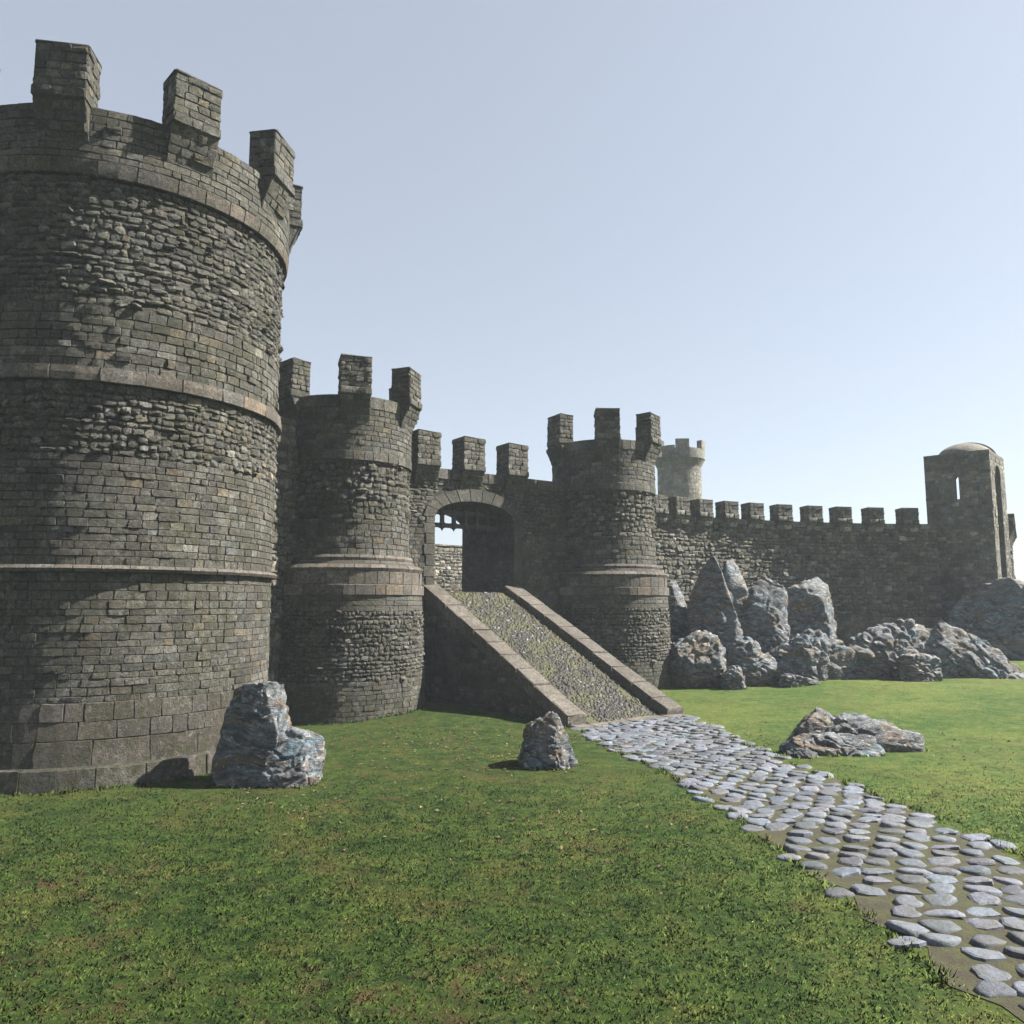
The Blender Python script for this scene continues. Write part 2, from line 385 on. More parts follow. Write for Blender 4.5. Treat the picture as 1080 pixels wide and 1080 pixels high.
# ------------------------------------------------------------------ round towers
TAU = 2 * math.pi
def merlon_mesh(w, zb, zs, zt, out, back, lip=.06, sq=.0):
    """merlon with a wedge corbel: local x across, y inwards (outer face at y=-out), z up.  zb corbel foot, zs sill, zt top"""
    mb = MB(); c = GREY * .95
    pr = [(back, zs - .25), (back, zt - .03), (-out + .03, zt), (-out, zt - .28), (-out + .03, zt - .30), (-out + .01, zs + .32), (-out - lip, zs + .28),
          (-out - lip, zs - .05), (-out + .04, zs - .12), (0.03, zb), (.10, zb)]
    hw = w / 2 - .02
    prism(mb, [(-hw, y, z) for y, z in pr], (2 * hw, 0, 0), c)
    for sx in (-1, 1):      # lip and cap slightly proud on the sides too
        x0 = sx * hw
        rbox(mb, (min(x0, x0 + sx * .045), -out - lip, zs - .04), (.045, 0, 0), (0, out + lip + back, 0), (0, 0, .3), c * .9, .015)
    kw = dict(joint=.02, h=.036, hv=.5, rough=.05, rnd_=.7, var=.28, base=GREY * 1.05, d0=-.015)
    # front
    zf = split(zs + .33, zt - .3, .26, .15)
    mf = flat((-w / 2, -out + .015, 0), (1, 0, 0), (0, 0, 1), (0, -1, 0))
    for a, b in zip(zf[:-1], zf[1:]): course(mb, mf, 0, w, a, b, 1, .38, **kw)
    course(mb, mf, 0, w, zt - .3, zt - .02, 1, .5, **{**kw, 'h': .05})
    mf2 = flat((-w / 2, -out - lip, 0), (1, 0, 0), (0, 0, 1), (0, -1, 0)); course(mb, mf2, 0, w, zs - .05, zs + .28, 1, .5, **kw)
    # wedge
    V_ = np.array([0, -out + .04, zs - .12]) - np.array([0, .03, zb]); L = np.linalg.norm(V_); V_ /= L
    N = np.array([0, -V_[2], V_[1]]); mw = flat((-w / 2, .03, zb), (1, 0, 0), V_, N)
    for a, b in zip(split(0, L, .33, .1)[:-1], split(0, L, .33, .1)[1:]): course(mb, mw, 0, w, a, b, 1, .5, **kw)
    # sides and back
    for sx in (-1, 1):
        O = (sx * hw, -out if sx > 0 else back, 0); U = (0, 1 if sx > 0 else -1, 0)
        ms = flat(O, U, (0, 0, 1), (sx, 0, 0))
        for a, b in zip(zf[:-1], zf[1:]): course(mb, ms, 0, out + back, a, b, 1, .36, **kw)
        course(mb, ms, 0, out + back, zt - .3, zt - .02, 1, .5, **{**kw, 'h': .05})
    # top slabs
    rbox(mb, (-w / 2 - .03, -out - .03, zt - .06), (w + .06, 0, 0), (0, out + back + .06, 0), (0, 0, .09), c * 1.1, .07, .016)
    return mb

def gate_tower(name, loc, rz):
    T = empty(name, loc, 0)
    H0 = loc[2]; z = lambda v: v - H0            # heights are written above eye level
    rl = lambda v: np.interp(v, [z(-7), z(-5.4), z(-2), z(.43)], [4.42, 4.3, 4.13, 4.06])
    mb = MB()
    lathe(mb, [(4.4, z(-7)), (4.27, z(-5.4)), (4.10, z(-2)), (4.03, z(.45)), (3.3, z(2.3)), (3.27, z(7.1))], MORT, cap=False)
    m = cyl(rl)
    zone(mb, m, 0, TAU, z(-6.6), z(-3.6), .26, .42, 4.2, 'ashlar', True)
    zone(mb, m, 0, TAU, z(-3.6), z(-.35), .20, .30, 4.15, 'rubble', True)
    zone(mb, m, 0, TAU, z(-.35), z(.43), .26, .7, 4.06, 'ashlar', True, h=.016, base=GREY * .95, var=.15)
    ru = lambda v: np.interp(v, [z(2.35), z(3), z(7.1)], [3.36, 3.30, 3.30])
    m = cyl(ru)
    zone(mb, m, 0, TAU, z(2.35), z(4.1), .30, .45, 3.3, 'ashlar', True, h=.04, rnd_=.6)
    zone(mb, m, 0, TAU, z(4.1), z(5.0), .30, .42, 3.3, 'rubble', True)
    zone(mb, m, 0, TAU, z(5.0), z(7.1), .29, .38, 3.3, 'knobs', True)
    mb.build('wall', M_wall, T)
    mb = MB()
    lathe(mb, [(3.9, z(.40)), (4.10, z(.42)), (4.10, z(.92)), (3.98, z(.95)), (3.98, z(1.6)), (3.7, z(1.88)), (3.58, z(2.05)), (3.3, z(2.36))], MORT, cap=False)
    bd = dict(STY['band'])
    course(mb, cyl(lambda v: 4.12 + 0 * v), 0, TAU, z(.42), z(.93), 4.1, .85, closed=True, **bd)
    course(mb, cyl(lambda v: 4.0 + 0 * v), 0, TAU, z(.94), z(1.56), 4.0, .75, closed=True, **bd)
    course(mb, cyl(lambda v: 3.82 + 0 * v), 0, TAU, z(1.54), z(1.90), 3.9, .7, closed=True, tprof=[0, .16, .24, .1, -.14], **bd)
    course(mb, cyl(lambda v: 3.60 + 0 * v), 0, TAU, z(1.86), z(2.10), 3.6, .8, closed=True, tprof=[.04, .03, .0, -.03, -.1], **bd)
    course(mb, cyl(lambda v: 3.40 + 0 * v), 0, TAU, z(2.08), z(2.38), 3.5, .62, closed=True, tprof=[.0, .12, .16, .08, -.08], **bd)
    mb.build('string_course', M_band, T)
    mb = MB()
    lathe(mb, [(3.0, z(6.95)), (3.40, z(6.98)), (3.42, z(7.4)), (3.36, z(7.5)), (3.36, z(9.5)), (3.40, z(9.6)), (3.40, z(10.2)), (2.7, z(10.2)), (2.65, z(9.3)), (.01, z(9.3))], MORT)
    course(mb, cyl(lambda v: 3.42 + 0 * v), 0, TAU, z(6.98), z(7.45), 3.4, .62, closed=True, **{**bd, 'base': GREY * 1.0})
    zone(mb, cyl(lambda v: 3.38 + 0 * v), 0, TAU, z(7.45), z(9.58), .24, .42, 3.4, 'ashlar', True)
    course(mb, cyl(lambda v: 3.42 + 0 * v), 0, TAU, z(9.58), z(10.2), 3.4, .9, closed=True, **{**STY['big'], 'base': GREY * 1.05})
    mb.build('parapet', M_wall, T)
    me = None
    for a in [R(q) for q in (17.5, 75, 127, 185, -103, -42.5)]:
        if me is None:
            mo = merlon_mesh(1.5, z(8.95), z(10.2), z(12.05), .47, .55).build('merlon', M_wall, T); me = mo
        else:
            mo = me.copy(); lk(mo, T)
        r = 3.38
        mo.location = (r * math.sin(a), -r * math.cos(a), 0); mo.rotation_euler = (0, 0, a)
    return T
GLc, GRc = (-8.75, 41.0), (6.1, 52.0)
t1 = gate_tower('round_tower', (*GLc, -5.4), R(17.5))
tag(t1, 'battlemented grey round tower on the left side of the gate, directly behind the huge tower', 'tower', 'round towers beside the gate')
t2 = copy_tree(t1); t2.location = (*GRc, -5.3)
tag(t2, 'battlemented grey round tower on the right side of the gate, beside the long curtain wall', 'tower', 'round towers beside the gate')
t2.rotation_euler = (0, 0, R(-1.7 - 17.5))

# huge near tower
BT = (-15.45, 30.1)
def big_tower():
    H0 = -5.5; T = empty('round_tower', (*BT, H0)); z = lambda v: v - H0; rr = 5.98
    tag(T, 'huge grey round tower at the left edge, nearest to the viewer, with thin stone rings', 'tower')
    mb = MB()
    lathe(mb, [(6.35, z(-7)), (6.3, z(-4.95)), (6.1, z(-4.85)), (5.98, z(-2.9)), (5.95, z(0)), (5.95, z(14.5))], MORT, cap=False, seg=120)
    m = cyl(lambda v: rr + 0 * v)
    mlow = cyl(lambda v: np.interp(v, [z(-4.9), z(-3)], [6.12, 6.0]))
    mskirt = cyl(lambda v: np.interp(v, [z(-6.5), z(-4.9)], [6.40, 6.33]))
    course(mb, mskirt, 0, TAU, z(-6.9), z(-5.9), 6.3, 1.4, closed=True, **{**STY['big'], 'base': PINK * .9})
    course(mb, mskirt, 0, TAU, z(-5.9), z(-4.9), 6.3, 1.5, closed=True, **{**STY['big'], 'base': PINK * .9})
    course(mb, mlow, 0, TAU, z(-4.9), z(-4.12), 6.1, 1.45, closed=True, **{**STY['big'], 'base': PINK * .72, 'h': .016, 'tilt': .1})
    course(mb, mlow, 0, TAU, z(-4.12), z(-3.57), 6.05, .85, closed=True, **{**STY['big'], 'base': PINK * .8, 'h': .014, 'tilt': .1})
    course(mb, mlow, 0, TAU, z(-3.57), z(-3.0), 6.0, .85, closed=True, **{**STY['big'], 'base': PINK * .85, 'h': .014, 'tilt': .1})
    zone(mb, m, 0, TAU, z(-3.0), z(1.0), .245, .50, 6, 'ashlar', True)
    zone(mb, m, 0, TAU, z(1.2), z(4.7), .25, .47, 6, 'ashlar', True)
    zone(mb, m, 0, TAU, z(4.7), z(7.05), .215, .36, 6, 'rubble', True)
    zone(mb, m, 0, TAU, z(7.5), z(9.6), .30, .42, 6, 'ashlar', True, rnd_=.6, h=.035)
    zone(mb, m, 0, TAU, z(9.6), z(13.9), .23, .38, 6, 'rubble', True)
    mb.build('wall', M_wall, T)
    for za, zb, pf, bw in ((.98, 1.22, [.04, .18, .24, .16, -.02], .7), (7.03, 7.52, [.12, .18, .19, .17, -.03], 1.25)):
        mb = MB(); lathe(mb, [(5.9, z(za)), (6.08, z(za)), (6.08, z(zb - .1)), (5.9, z(zb))], MORT, cap=False, seg=120)
        course(mb, m, 0, TAU, z(za), z(zb), 6, bw, closed=True, tprof=pf, **{**STY['band'], 'base': PINK * 1.02})
        mb.build('string_course', M_band, T)
    mb = MB()
    lathe(mb, [(5.9, z(13.85)), (6.1, z(13.9)), (6.2, z(14.4)), (6.2, z(16.2)), (5.3, z(16.2)), (5.2, z(15.4)), (.01, z(15.4))], MORT, seg=120)
    course(mb, cyl(lambda v: 6.12 + 0 * v), 0, TAU, z(13.88), z(14.4), 6.1, 1.0, closed=True, tprof=[0, .04, .08, .1, .06], **{**STY['band'], 'base': PINK * .95})
    zone(mb, cyl(lambda v: 6.22 + 0 * v), 0, TAU, z(14.4), z(16.2), .26, .5, 6.2, 'ashlar', True)
    mb.build('parapet', M_wall, T)
    me = None
    for k in range(10):
        a = R(8) + k * TAU / 10
        if me is None: me = mo = merlon_mesh(1.6, z(14.9), z(16.2), z(18.0), .47, .6).build('merlon', M_wall, T)
        else: mo = me.copy(); lk(mo, T)
        mo.location = (6.2 * math.sin(a), -6.2 * math.cos(a), 0); mo.rotation_euler = (0, 0, a)
big_tower()

# ------------------------------------------------------------------ gate wall with the arched passage
A0 = np.array([GLc[0], GLc[1]]); A1 = np.array([GRc[0], GRc[1]]); LW = np.linalg.norm(A1 - A0)
W2 = (A1 - A0) / LW; N2 = np.array([W2[1], -W2[0]])          # along the wall, outwards
WA = math.atan2(W2[1], W2[0])
def wallpt(t, n=0, z=0): p = A0 + W2 * t + N2 * n; return np.array([p[0], p[1], z])
GT0, GT1, SPR, CRN, PAS = 5.45, 11.0, 4.9, 5.95, 5.7
def arch_z(t, extra=0.0):
    c = (GT0 + GT1) / 2; hw = (GT1 - GT0) / 2 + extra
    q = np.clip(1 - ((t - c) / hw) ** 2, 0, 1)
    return SPR + (CRN + extra - SPR) * q ** .5
def gate_wall():
    T = empty('gate_wall', tuple(wallpt(LW / 2, 0, -5.2)), WA)
    tag(T, 'short dark battlemented wall pierced by the arched gateway between the two smaller round towers', 'gate')
    def loc(t, n, z): return np.array([t - LW / 2, -n, z + 5.2])
    top = 7.72; back = -PAS
    mb = MB(); c = MORT
    ts = np.linspace(GT0, GT1, 25)
    for n_ in (0, back):
        V = [loc(1.5, n_, -7), loc(GT0, n_, -7), loc(GT0, n_, top), loc(1.5, n_, top), loc(GT1, n_, -7), loc(LW - 1.5, n_, -7), loc(LW - 1.5, n_, top), loc(GT1, n_, top),
             loc(GT0, n_, .6), loc(GT1, n_, .6)]
        P = [(0, 1, 2, 3), (4, 5, 6, 7), (1, 4, 9, 8)]
        base = len(V); V += [loc(t, n_, arch_z(t)) for t in ts] + [loc(t, n_, top) for t in ts]
        P += [(base + i, base + i + 1, base + 25 + i + 1, base + 25 + i) for i in range(24)]
        mb.poly(V, P, c)
    mb.poly([loc(t, n_, arch_z(t)) for n_ in (0, back) for t in ts], [(i, i + 1, 25 + i + 1, 25 + i) for i in range(24)], GREY * .8)
    mb.poly([loc(1.5, 0, top), loc(LW - 1.5, 0, top), loc(LW - 1.5, back, top), loc(1.5, back, top)], [(0, 1, 2, 3)], GREY)
    for t in (GT0, GT1): mb.poly([loc(t, 0, -7), loc(t, back, -7), loc(t, back, SPR), loc(t, 0, SPR)], [(0, 1, 2, 3)], c)
    O = loc(0, 0, 0)
    mf = flat(O, (1, 0, 0), (0, 0, 1), (0, -1, 0))
    def keep(u, v):
        if v < SPR: return not (GT0 - .75 < u < GT1 + .75 and v > .6)
        return not (v < arch_z(u, .78) + .1 and GT0 - .78 < u < GT1 + .78)
    zone(mb, mf, 2.0, LW - 2.0, -6.2, -.3, .27, .5, 1, 'ashlar', keep=keep)
    zone(mb, mf, 2.0, LW - 2.0, -.3, 4.2, .27, .48, 1, 'ashlar', keep=keep)
    zone(mb, mf, 2.0, LW - 2.0, 4.2, 7.1, .21, .42, 1, 'rubble', keep=keep)
    course(mb, mf, 2.0, LW - 2.0, 7.1, top, 1, .9, **{**STY['big'], 'h': .06})
    # passage side walls
    ml = flat(loc(GT0, 0, 0), (0, 1, 0), (0, 0, 1), (1, 0, 0)); mr = flat(loc(GT1, back, 0), (0, -1, 0), (0, 0, 1), (-1, 0, 0))
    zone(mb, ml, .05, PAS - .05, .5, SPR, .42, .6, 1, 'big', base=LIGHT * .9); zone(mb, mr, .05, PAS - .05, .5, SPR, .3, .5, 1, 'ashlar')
    mb.build('wall', M_wall, T)
    # jambs and voussoirs
    mb = MB()
    for side, t0 in ((-1, GT0), (1, GT1)):
        zz = split(.2, SPR, .62, .12)
        for i, (a, b) in enumerate(zip(zz[:-1], zz[1:])):
            w = (.72, .58)[i % 2]; x0 = t0 - w if side < 0 else t0
            rbox(mb, loc(x0, .06, a + .01) - np.array([0, 0, 0]), (w, 0, 0), (0, .6, 0), (0, 0, b - a - .02), LIGHT * rnd.uniform(.42, .6), .03, .006)
    mb.build('door_jamb', M_band, T)
    mb = MB(); nv = 11; cx = (GT0 + GT1) / 2; hw = (GT1 - GT0) / 2
    def apt(q, e):
        a = math.pi * (1 - q); ex = e
        return cx + (hw + ex) * math.cos(a), SPR + (CRN - SPR + ex) * math.sin(a) ** 1.0
    qs = [0.0] + [.03 + .94 * (i / nv) for i in range(1, nv)] + [1.0]
    for i in range(nv):
        q0, q1 = qs[i] + .003, qs[i + 1] - .003
        (xa, za), (xb, zb), (xc, zc), (xd, zd) = apt(q0, .02), apt(q1, .02), apt(q1, .75), apt(q0, .75)
        e = rnd.uniform(-.015, .02); cc = LIGHT * rnd.uniform(.42, .6)
        prism(mb, [loc(xa, .08 + e, za), loc(xb, .08 + e, zb), loc(xc, .08 + e, zc), loc(xd, .08 + e, zd)], (0, .62, 0), cc)
    mb.build('arch', M_band, T)
    me = None
    for t in (4.75, 7.8, 11.0):
        if me is None: me = mo = merlon_mesh(1.5, 6.55 + 5.2, 7.75 + 5.2, 9.65 + 5.2, .5, .75).build('merlon', M_wall, T)
        else: mo = me.copy(); lk(mo, T)
        mo.location = (t - LW / 2, 0, 0)
gate_wall()

def portcullis():
    p = wallpt((GT0 + GT1) / 2, -1.1, 4.35); T = empty('portcullis', tuple(p), WA)
    tag(T, 'raised dark iron portcullis hanging in the arched gateway', 'portcullis')
    hw = (GT1 - GT0) / 2 - .05; n = 7
    for z_, i in ((.1, 0), (.86, 1)):
        mb = MB(); rbox(mb, (-hw, -.09, z_), (2 * hw, 0, 0), (0, .22, 0), (0, 0, .26), (.03, .03, .03), .03, .006); mb.build('cross_bar', M_iron, T)
    for i in range(n):
        x = -hw + .3 + (2 * hw - .6) * i / (n - 1)
        mb = MB(); h = 1.45; w = .10
        V = [(x - w, -w, .12), (x + w, -w, .12), (x + w, w, .12), (x - w, w, .12), (x - w, -w, h), (x + w, -w, h), (x + w, w, h), (x - w, w, h), (x, 0, -.12)]
        mb.poly(V, [(0, 1, 5, 4), (1, 2, 6, 5), (2, 3, 7, 6), (3, 0, 4, 7), (4, 5, 6, 7), (0, 8, 1), (1, 8, 2), (2, 8, 3), (3, 8, 0)], (.018, .018, .018))
        rbox(mb, (x - .17, -.16, .06), (.34, 0, 0), (0, .32, 0), (0, 0, .34), (.03, .03, .03), .05)
        rbox(mb, (x - .17, -.16, .82), (.34, 0, 0), (0, .32, 0), (0, 0, .34), (.03, .03, .03), .05)
        mb.build('bar', M_iron, T)
portcullis()

# ------------------------------------------------------------------ courtyard behind the gate
def courtyard():
    mb = MB()
    P = [wallpt(-2, -PAS - .02, .55), wallpt(LW, -PAS - .02, .55), wallpt(LW, -34, .9), wallpt(-14, -34, .9)]
    mb.poly(P, [(0, 1, 2, 3)], (.1, .1, .1)); tag(mb.build('courtyard', M_grass), kind='structure')
    mb = MB()
    P = [wallpt(GT0 - .3, .02, .68), wallpt(GT1 + .3, .02, .68), wallpt(GT1 + .3, -PAS, .6), wallpt(GT0 - .3, -PAS, .6)]
    mb.poly(P, [(0, 1, 2, 3)], (.1, .1, .1)); tag(mb.build('path', M_earth), kind='structure')
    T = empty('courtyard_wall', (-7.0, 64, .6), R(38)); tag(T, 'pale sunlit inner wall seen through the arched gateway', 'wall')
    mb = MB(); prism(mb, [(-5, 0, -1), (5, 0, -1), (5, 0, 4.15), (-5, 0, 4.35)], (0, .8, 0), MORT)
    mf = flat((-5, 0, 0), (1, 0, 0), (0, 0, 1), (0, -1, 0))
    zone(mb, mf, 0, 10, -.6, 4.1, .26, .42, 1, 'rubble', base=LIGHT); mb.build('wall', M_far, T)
    mb = MB()
    for x in split(-5, 5, 1.0, .2)[:-1]: rbox(mb, (x, -.08, 4.14), (.95, 0, 0), (0, .95, 0), (0, 0, .16), LIGHT * rnd.uniform(.8, 1.1), .04, .008)
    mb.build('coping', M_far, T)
courtyard()

# ------------------------------------------------------------------ ramp
TL, TR, BL, BR = [np.array(p) for p in ((-4.95, 43.9), (.40, 47.8), (2.62, 36.15), (8.25, 38.75))]
def ramp():
    o = (TL + TR + BL + BR) / 4
    T = empty('ramp', (o[0], o[1], -5.4), 0)
    tag(T, 'steep walled stone ramp climbing from the cobbled path to the gateway', 'ramp')
    ZT, ZB = .72, -5.42
    def L3(p, z): return np.array([p[0] - o[0], p[1] - o[1], z + 5.4])
    def at(a, b):   # a across 0..1 left to right, b 0 top .. 1 foot
        return (TL * (1 - a) + TR * a) * (1 - b) + (BL * (1 - a) + BR * a) * b
    def zr(b): return ZT + (ZB - ZT) * b
    ca = .15
    # solid body with outer masonry
    mb = MB()
    v = [L3(TL, -6.8), L3(TR, -6.8), L3(BR, -6.8), L3(BL, -6.8), L3(TL, ZT - .15), L3(TR, ZT - .15), L3(BR, ZB - .2), L3(BL, ZB - .2)]
    mb.poly(v, [(0, 4, 7, 3), (1, 2, 6, 5), (3, 7, 6, 2), (4, 5, 6, 7)], MORT)
    for A, B, s in ((TL, BL, 1), (TR, BR, -1)):
        d = B - A; Ld = np.linalg.norm(d); d = d / Ld; n = np.array([d[1], -d[0]]) * s
        if s > 0: n = np.array([-abs(d[1]), -abs(d[0])])
        else: n = np.array([abs(d[1]), abs(d[0])])
        if s > 0: mf = flat(L3(A, 0), (d[0], d[1], 0), (0, 0, 1), (n[0], n[1], 0))
        else: mf = flat(L3(B, 0), (-d[0], -d[1], 0), (0, 0, 1), (n[0], n[1], 0))
        def keep(u, v_, s=s):
            b = u / Ld if s > 0 else 1 - u / Ld
            return v_ - 0 < zr(b) - .08 and v_ > zr(b) - 8
        def keepw(u, v_, s=s): return keep(u, v_, s)
        zone(mb, mf, 0, Ld, -6.2, .7, .3, .5, 1, 'ashlar', keep=keepw)
    mb.build('side_wall', M_wall, T)
    # paving with embedded stones and moss
    mb = MB(); nu, nv = 46, 110
    V = []
    for i in range(nu + 1):
        for j in range(nv + 1):
            a = ca * .6 + (1 - 1.2 * ca) * i / nu; b = j / nv; p = at(a, b)
            V.append(L3(p, zr(b) - .03 + .035 * mnoise.noise(Vector((p[0] * 1.3, p[1] * 1.3, 0))) + .03 * mnoise.noise(Vector((p[0] * 5, p[1] * 5, 3)))))
    I = np.arange((nu + 1) * (nv + 1)).reshape(nu + 1, nv + 1)
    mb.add(V, np.stack([I[:-1, :-1], I[:-1, 1:], I[1:, 1:], I[1:, :-1]], -1).reshape(-1, 4), np.array([.022, .020, .012]))
    slope = (ZB - ZT) / np.linalg.norm((BL + BR - TL - TR) / 2)
    dirn = (BL + BR - TL - TR) / 2; dirn /= np.linalg.norm(dirn); prp = np.array([-dirn[1], dirn[0]])
    for k in range(4200):
        a = ca + (1 - 2 * ca) * min(max(rnd.gauss(.5, .26), .02), .98); b = rnd.random() ** .9 * .985 + .01
        p = at(a, b); r = rnd.uniform(.04, .105) * (1.7 if rnd.random() < .04 else 1)
        n = 7; ph = rnd.uniform(0, 6.28); V = []
        zc = zr(b)
        for ring, (rr_, hh) in enumerate(((1.0, -1), (.72, .42), (0, .55))):
            for q in range(n if rr_ else 1):
                an = ph + q * TAU / n; e = r * rr_ * (1 + .25 * math.sin(an * 2 + ph) + .12 * math.sin(an * 3))
                off = dirn * math.cos(an) * e * .8 + prp * math.sin(an) * e * 1.1
                V.append(L3(p + off, zc + slope * np.dot(off, dirn) + (r * hh * .55 if hh > 0 else -.05)))
        kk = rnd.random(); cc = np.array([.029, .026, .026]) * rnd.uniform(.5, 1.4)
        if kk < .05: cc = np.array([.13, .135, .14]) * rnd.uniform(.7, 1.3)
        elif kk < .35: cc = np.array([.034, .027, .019]) * rnd.uniform(.6, 1.2)
        ed = abs(a - .5) / (.5 - ca) + rnd.uniform(-.35, .35) + .5 * mnoise.noise(Vector((p[0] * .7, p[1] * .7, 5)))
        if ed > .72: cc = cc * .35 + np.array([.036, .034, .012]) * rnd.uniform(.6, 1.2)
        cc = cc * (.72 + .5 * mnoise.noise(Vector((p[0] * .5, p[1] * .5, 1))))
        cc = cc * (.62 if kk >= .05 else 1.5)
        P = [(q, (q + 1) % n, n + (q + 1) % n, n + q) for q in range(n)] + [(n + q, n + (q + 1) % n, 2 * n) for q in range(n)]
        mb.poly(V, P, cc, True)
    mb.build('paving', M_paving, T)
    # kerbs: solid core plus coping stones
    for name, A, B, a_in in (('kerb', TL, BL, 1), ('kerb', TR, BR, -1)):
        mb = MB(); W = at(ca, .5) - at(0, .5) if a_in > 0 else at(1 - ca, .5) - at(1, .5)
        e = .015
        up = .46; down = .45
        S = split(0, 1, .098, .12)
        for s0, s1 in zip(S[:-1], S[1:]):
            s1_ = s1 - .004
            p0 = A * (1 - s0) + B * s0; p1 = A * (1 - s1_) + B * s1_
            jz = rnd.uniform(-.02, .02); ov = -W / np.linalg.norm(W) * .07
            O = L3(p0 + ov, zr(s0) - .32 + jz); 
            z1 = zr(s1_) + (.0 if s1 < 1 else .0)
            Av = L3(p1 + ov, z1 - .32 + jz) - O
            Bv = np.array([W[0], W[1], 0]) * 1.06
            rbox(mb, O, Av, Bv, (0, 0, .72), np.array([.072, .063, .054]) * rnd.uniform(.82, 1.12), .035, .012)
        mb.build(name, M_cope, T)
    # threshold stones at the foot
    S = split(.0, 1, .16, .1); mb = MB()
    for s0, s1 in zip(S[:-1], S[1:]):
        p0 = BL * (1 - s0) + BR * s0; p1 = BL * (1 - s1 + .008) + BR * (s1 - .008)
        O = L3(p0 - dirn * .05, -5.75 + rnd.uniform(-.02, .02)); rise = (gz(*p0) + 5.45)
        O[2] = gz(*p0) - .28 + 5.4; Av = L3(p1, 0) - L3(p0, 0); Av[2] = gz(*p1) - gz(*p0)
        dd = dirn * rnd.uniform(.62, .74)
        rbox(mb, O, Av, (dd[0], dd[1], -.03), (0, 0, .37), np.array([.09, .077, .066]) * rnd.uniform(.8, 1.1), .03, .01)
    mb.build('threshold', M_cope, T)
ramp()

# ------------------------------------------------------------------ cobbled path
def path():
    Lp = [(2.9, 35.8), (3.5, 32), (4.9, 27), (5.9, 20), (6.6, 12), (7, 4), (7, -6)]; Rp = [(8.4, 38.2), (8.8, 33), (9.4, 27), (10.6, 20), (11.3, 12), (12, 4), (12, -6)]
    def edge(P, s): s = s * (len(P) - 1); i = min(int(s), len(P) - 2); f = s - i; return np.array(P[i]) * (1 - f) + np.array(P[i + 1]) * f
    mb = MB(); V = []; n = 80; m = 12
    for i in range(n + 1):
        a, b = edge(Lp, i / n), edge(Rp, i / n)
        for j in range(m + 1):
            w = j / m; 
            if j in (0, m): w += .05 * math.sin(i * 1.7 + j) * (1 if j else -1)
            p = a * (1 - w) + b * w; V.append((p[0], p[1], gz(*p) + .012))
    I = np.arange((n + 1) * (m + 1)).reshape(n + 1, m + 1)
    mb.add(V, np.stack([I[:-1, :-1], I[1:, :-1], I[1:, 1:], I[:-1, 1:]], -1).reshape(-1, 4), np.array([.1, .1, .1]))
    mb.build('path', M_earth)['kind'] = 'structure'
    mb = MB(); cnt = 0; d = 0
    row = 0
    L_tot = 46.0; s = 0.004
    while s < .995:
        a, b = edge(Lp, s), edge(Rp, s); wid = np.linalg.norm(b - a); nn = max(4, int(wid / .63)); tang = edge(Lp, min(s + .01, 1)) - a; tang = tang / np.linalg.norm(tang)
        x = -.02 + (row % 2) * .5 / nn
        for q in range(nn + 1):
            w = x + q / nn + rnd.uniform(-.02, .02)
            if w < -.05 or w > 1.05: continue
            if (w < .06 or w > .94) and rnd.random() < .35: continue
            p = a * (1 - w) + b * w + tang * rnd.uniform(-.05, .05)
            rx = wid / nn * .5 * rnd.uniform(.74, .98); ry = .24 * rnd.uniform(.85, 1.15); ang = math.atan2((b - a)[1], (b - a)[0]) + rnd.uniform(-.3, .3) 
            N = 11; ph = rnd.uniform(0, 6); z0 = float(gz(*p)); hh = rnd.uniform(.035, .07); Vv = []
            tx, ty = rnd.uniform(-.12, .12), rnd.uniform(-.12, .12)
            for rr_, h_ in ((1.0, -.8), (.93, .55), (.76, .95), (.4, 1.0)):
                for k in range(N):
                    an = k * TAU / N; e = rr_ * (1 + .09 * math.sin(an * 2 + ph) + .11 * math.sin(an * 3 + 2 * ph) + .07 * math.sin(an * 5 + 3 * ph))
                    sq = 1 / max(abs(math.cos(an)) ** 3.2 + abs(math.sin(an)) ** 3.2, .1) ** (1 / 3.2)
                    lx, ly = rx * e * sq * math.cos(an) * .97, ry * e * sq * math.sin(an) * .97
                    Vv.append((p[0] + lx * math.cos(ang) - ly * math.sin(ang), p[1] + lx * math.sin(ang) + ly * math.cos(ang), z0 + .01 + hh * h_ + (tx * lx + ty * ly) * 1.2))
            Vv.append((p[0], p[1], z0 + .01 + hh))
            P = [(r_ * N + k, r_ * N + (k + 1) % N, (r_ + 1) * N + (k + 1) % N, (r_ + 1) * N + k) for r_ in range(3) for k in range(N)] + [(3 * N + k, 3 * N + (k + 1) % N, 4 * N) for k in range(N)]
            mb.poly(Vv, P, np.array([.085, .099, .124]) * rnd.uniform(.55, 1.35) * np.array([1 + rnd.uniform(-.06, .15), 1, 1]), rnd.random() < .5)
        row += 1; s += .50 / L_tot * rnd.uniform(.93, 1.07)
    mb.build('path', M_cobble)['kind'] = 'structure'
path()

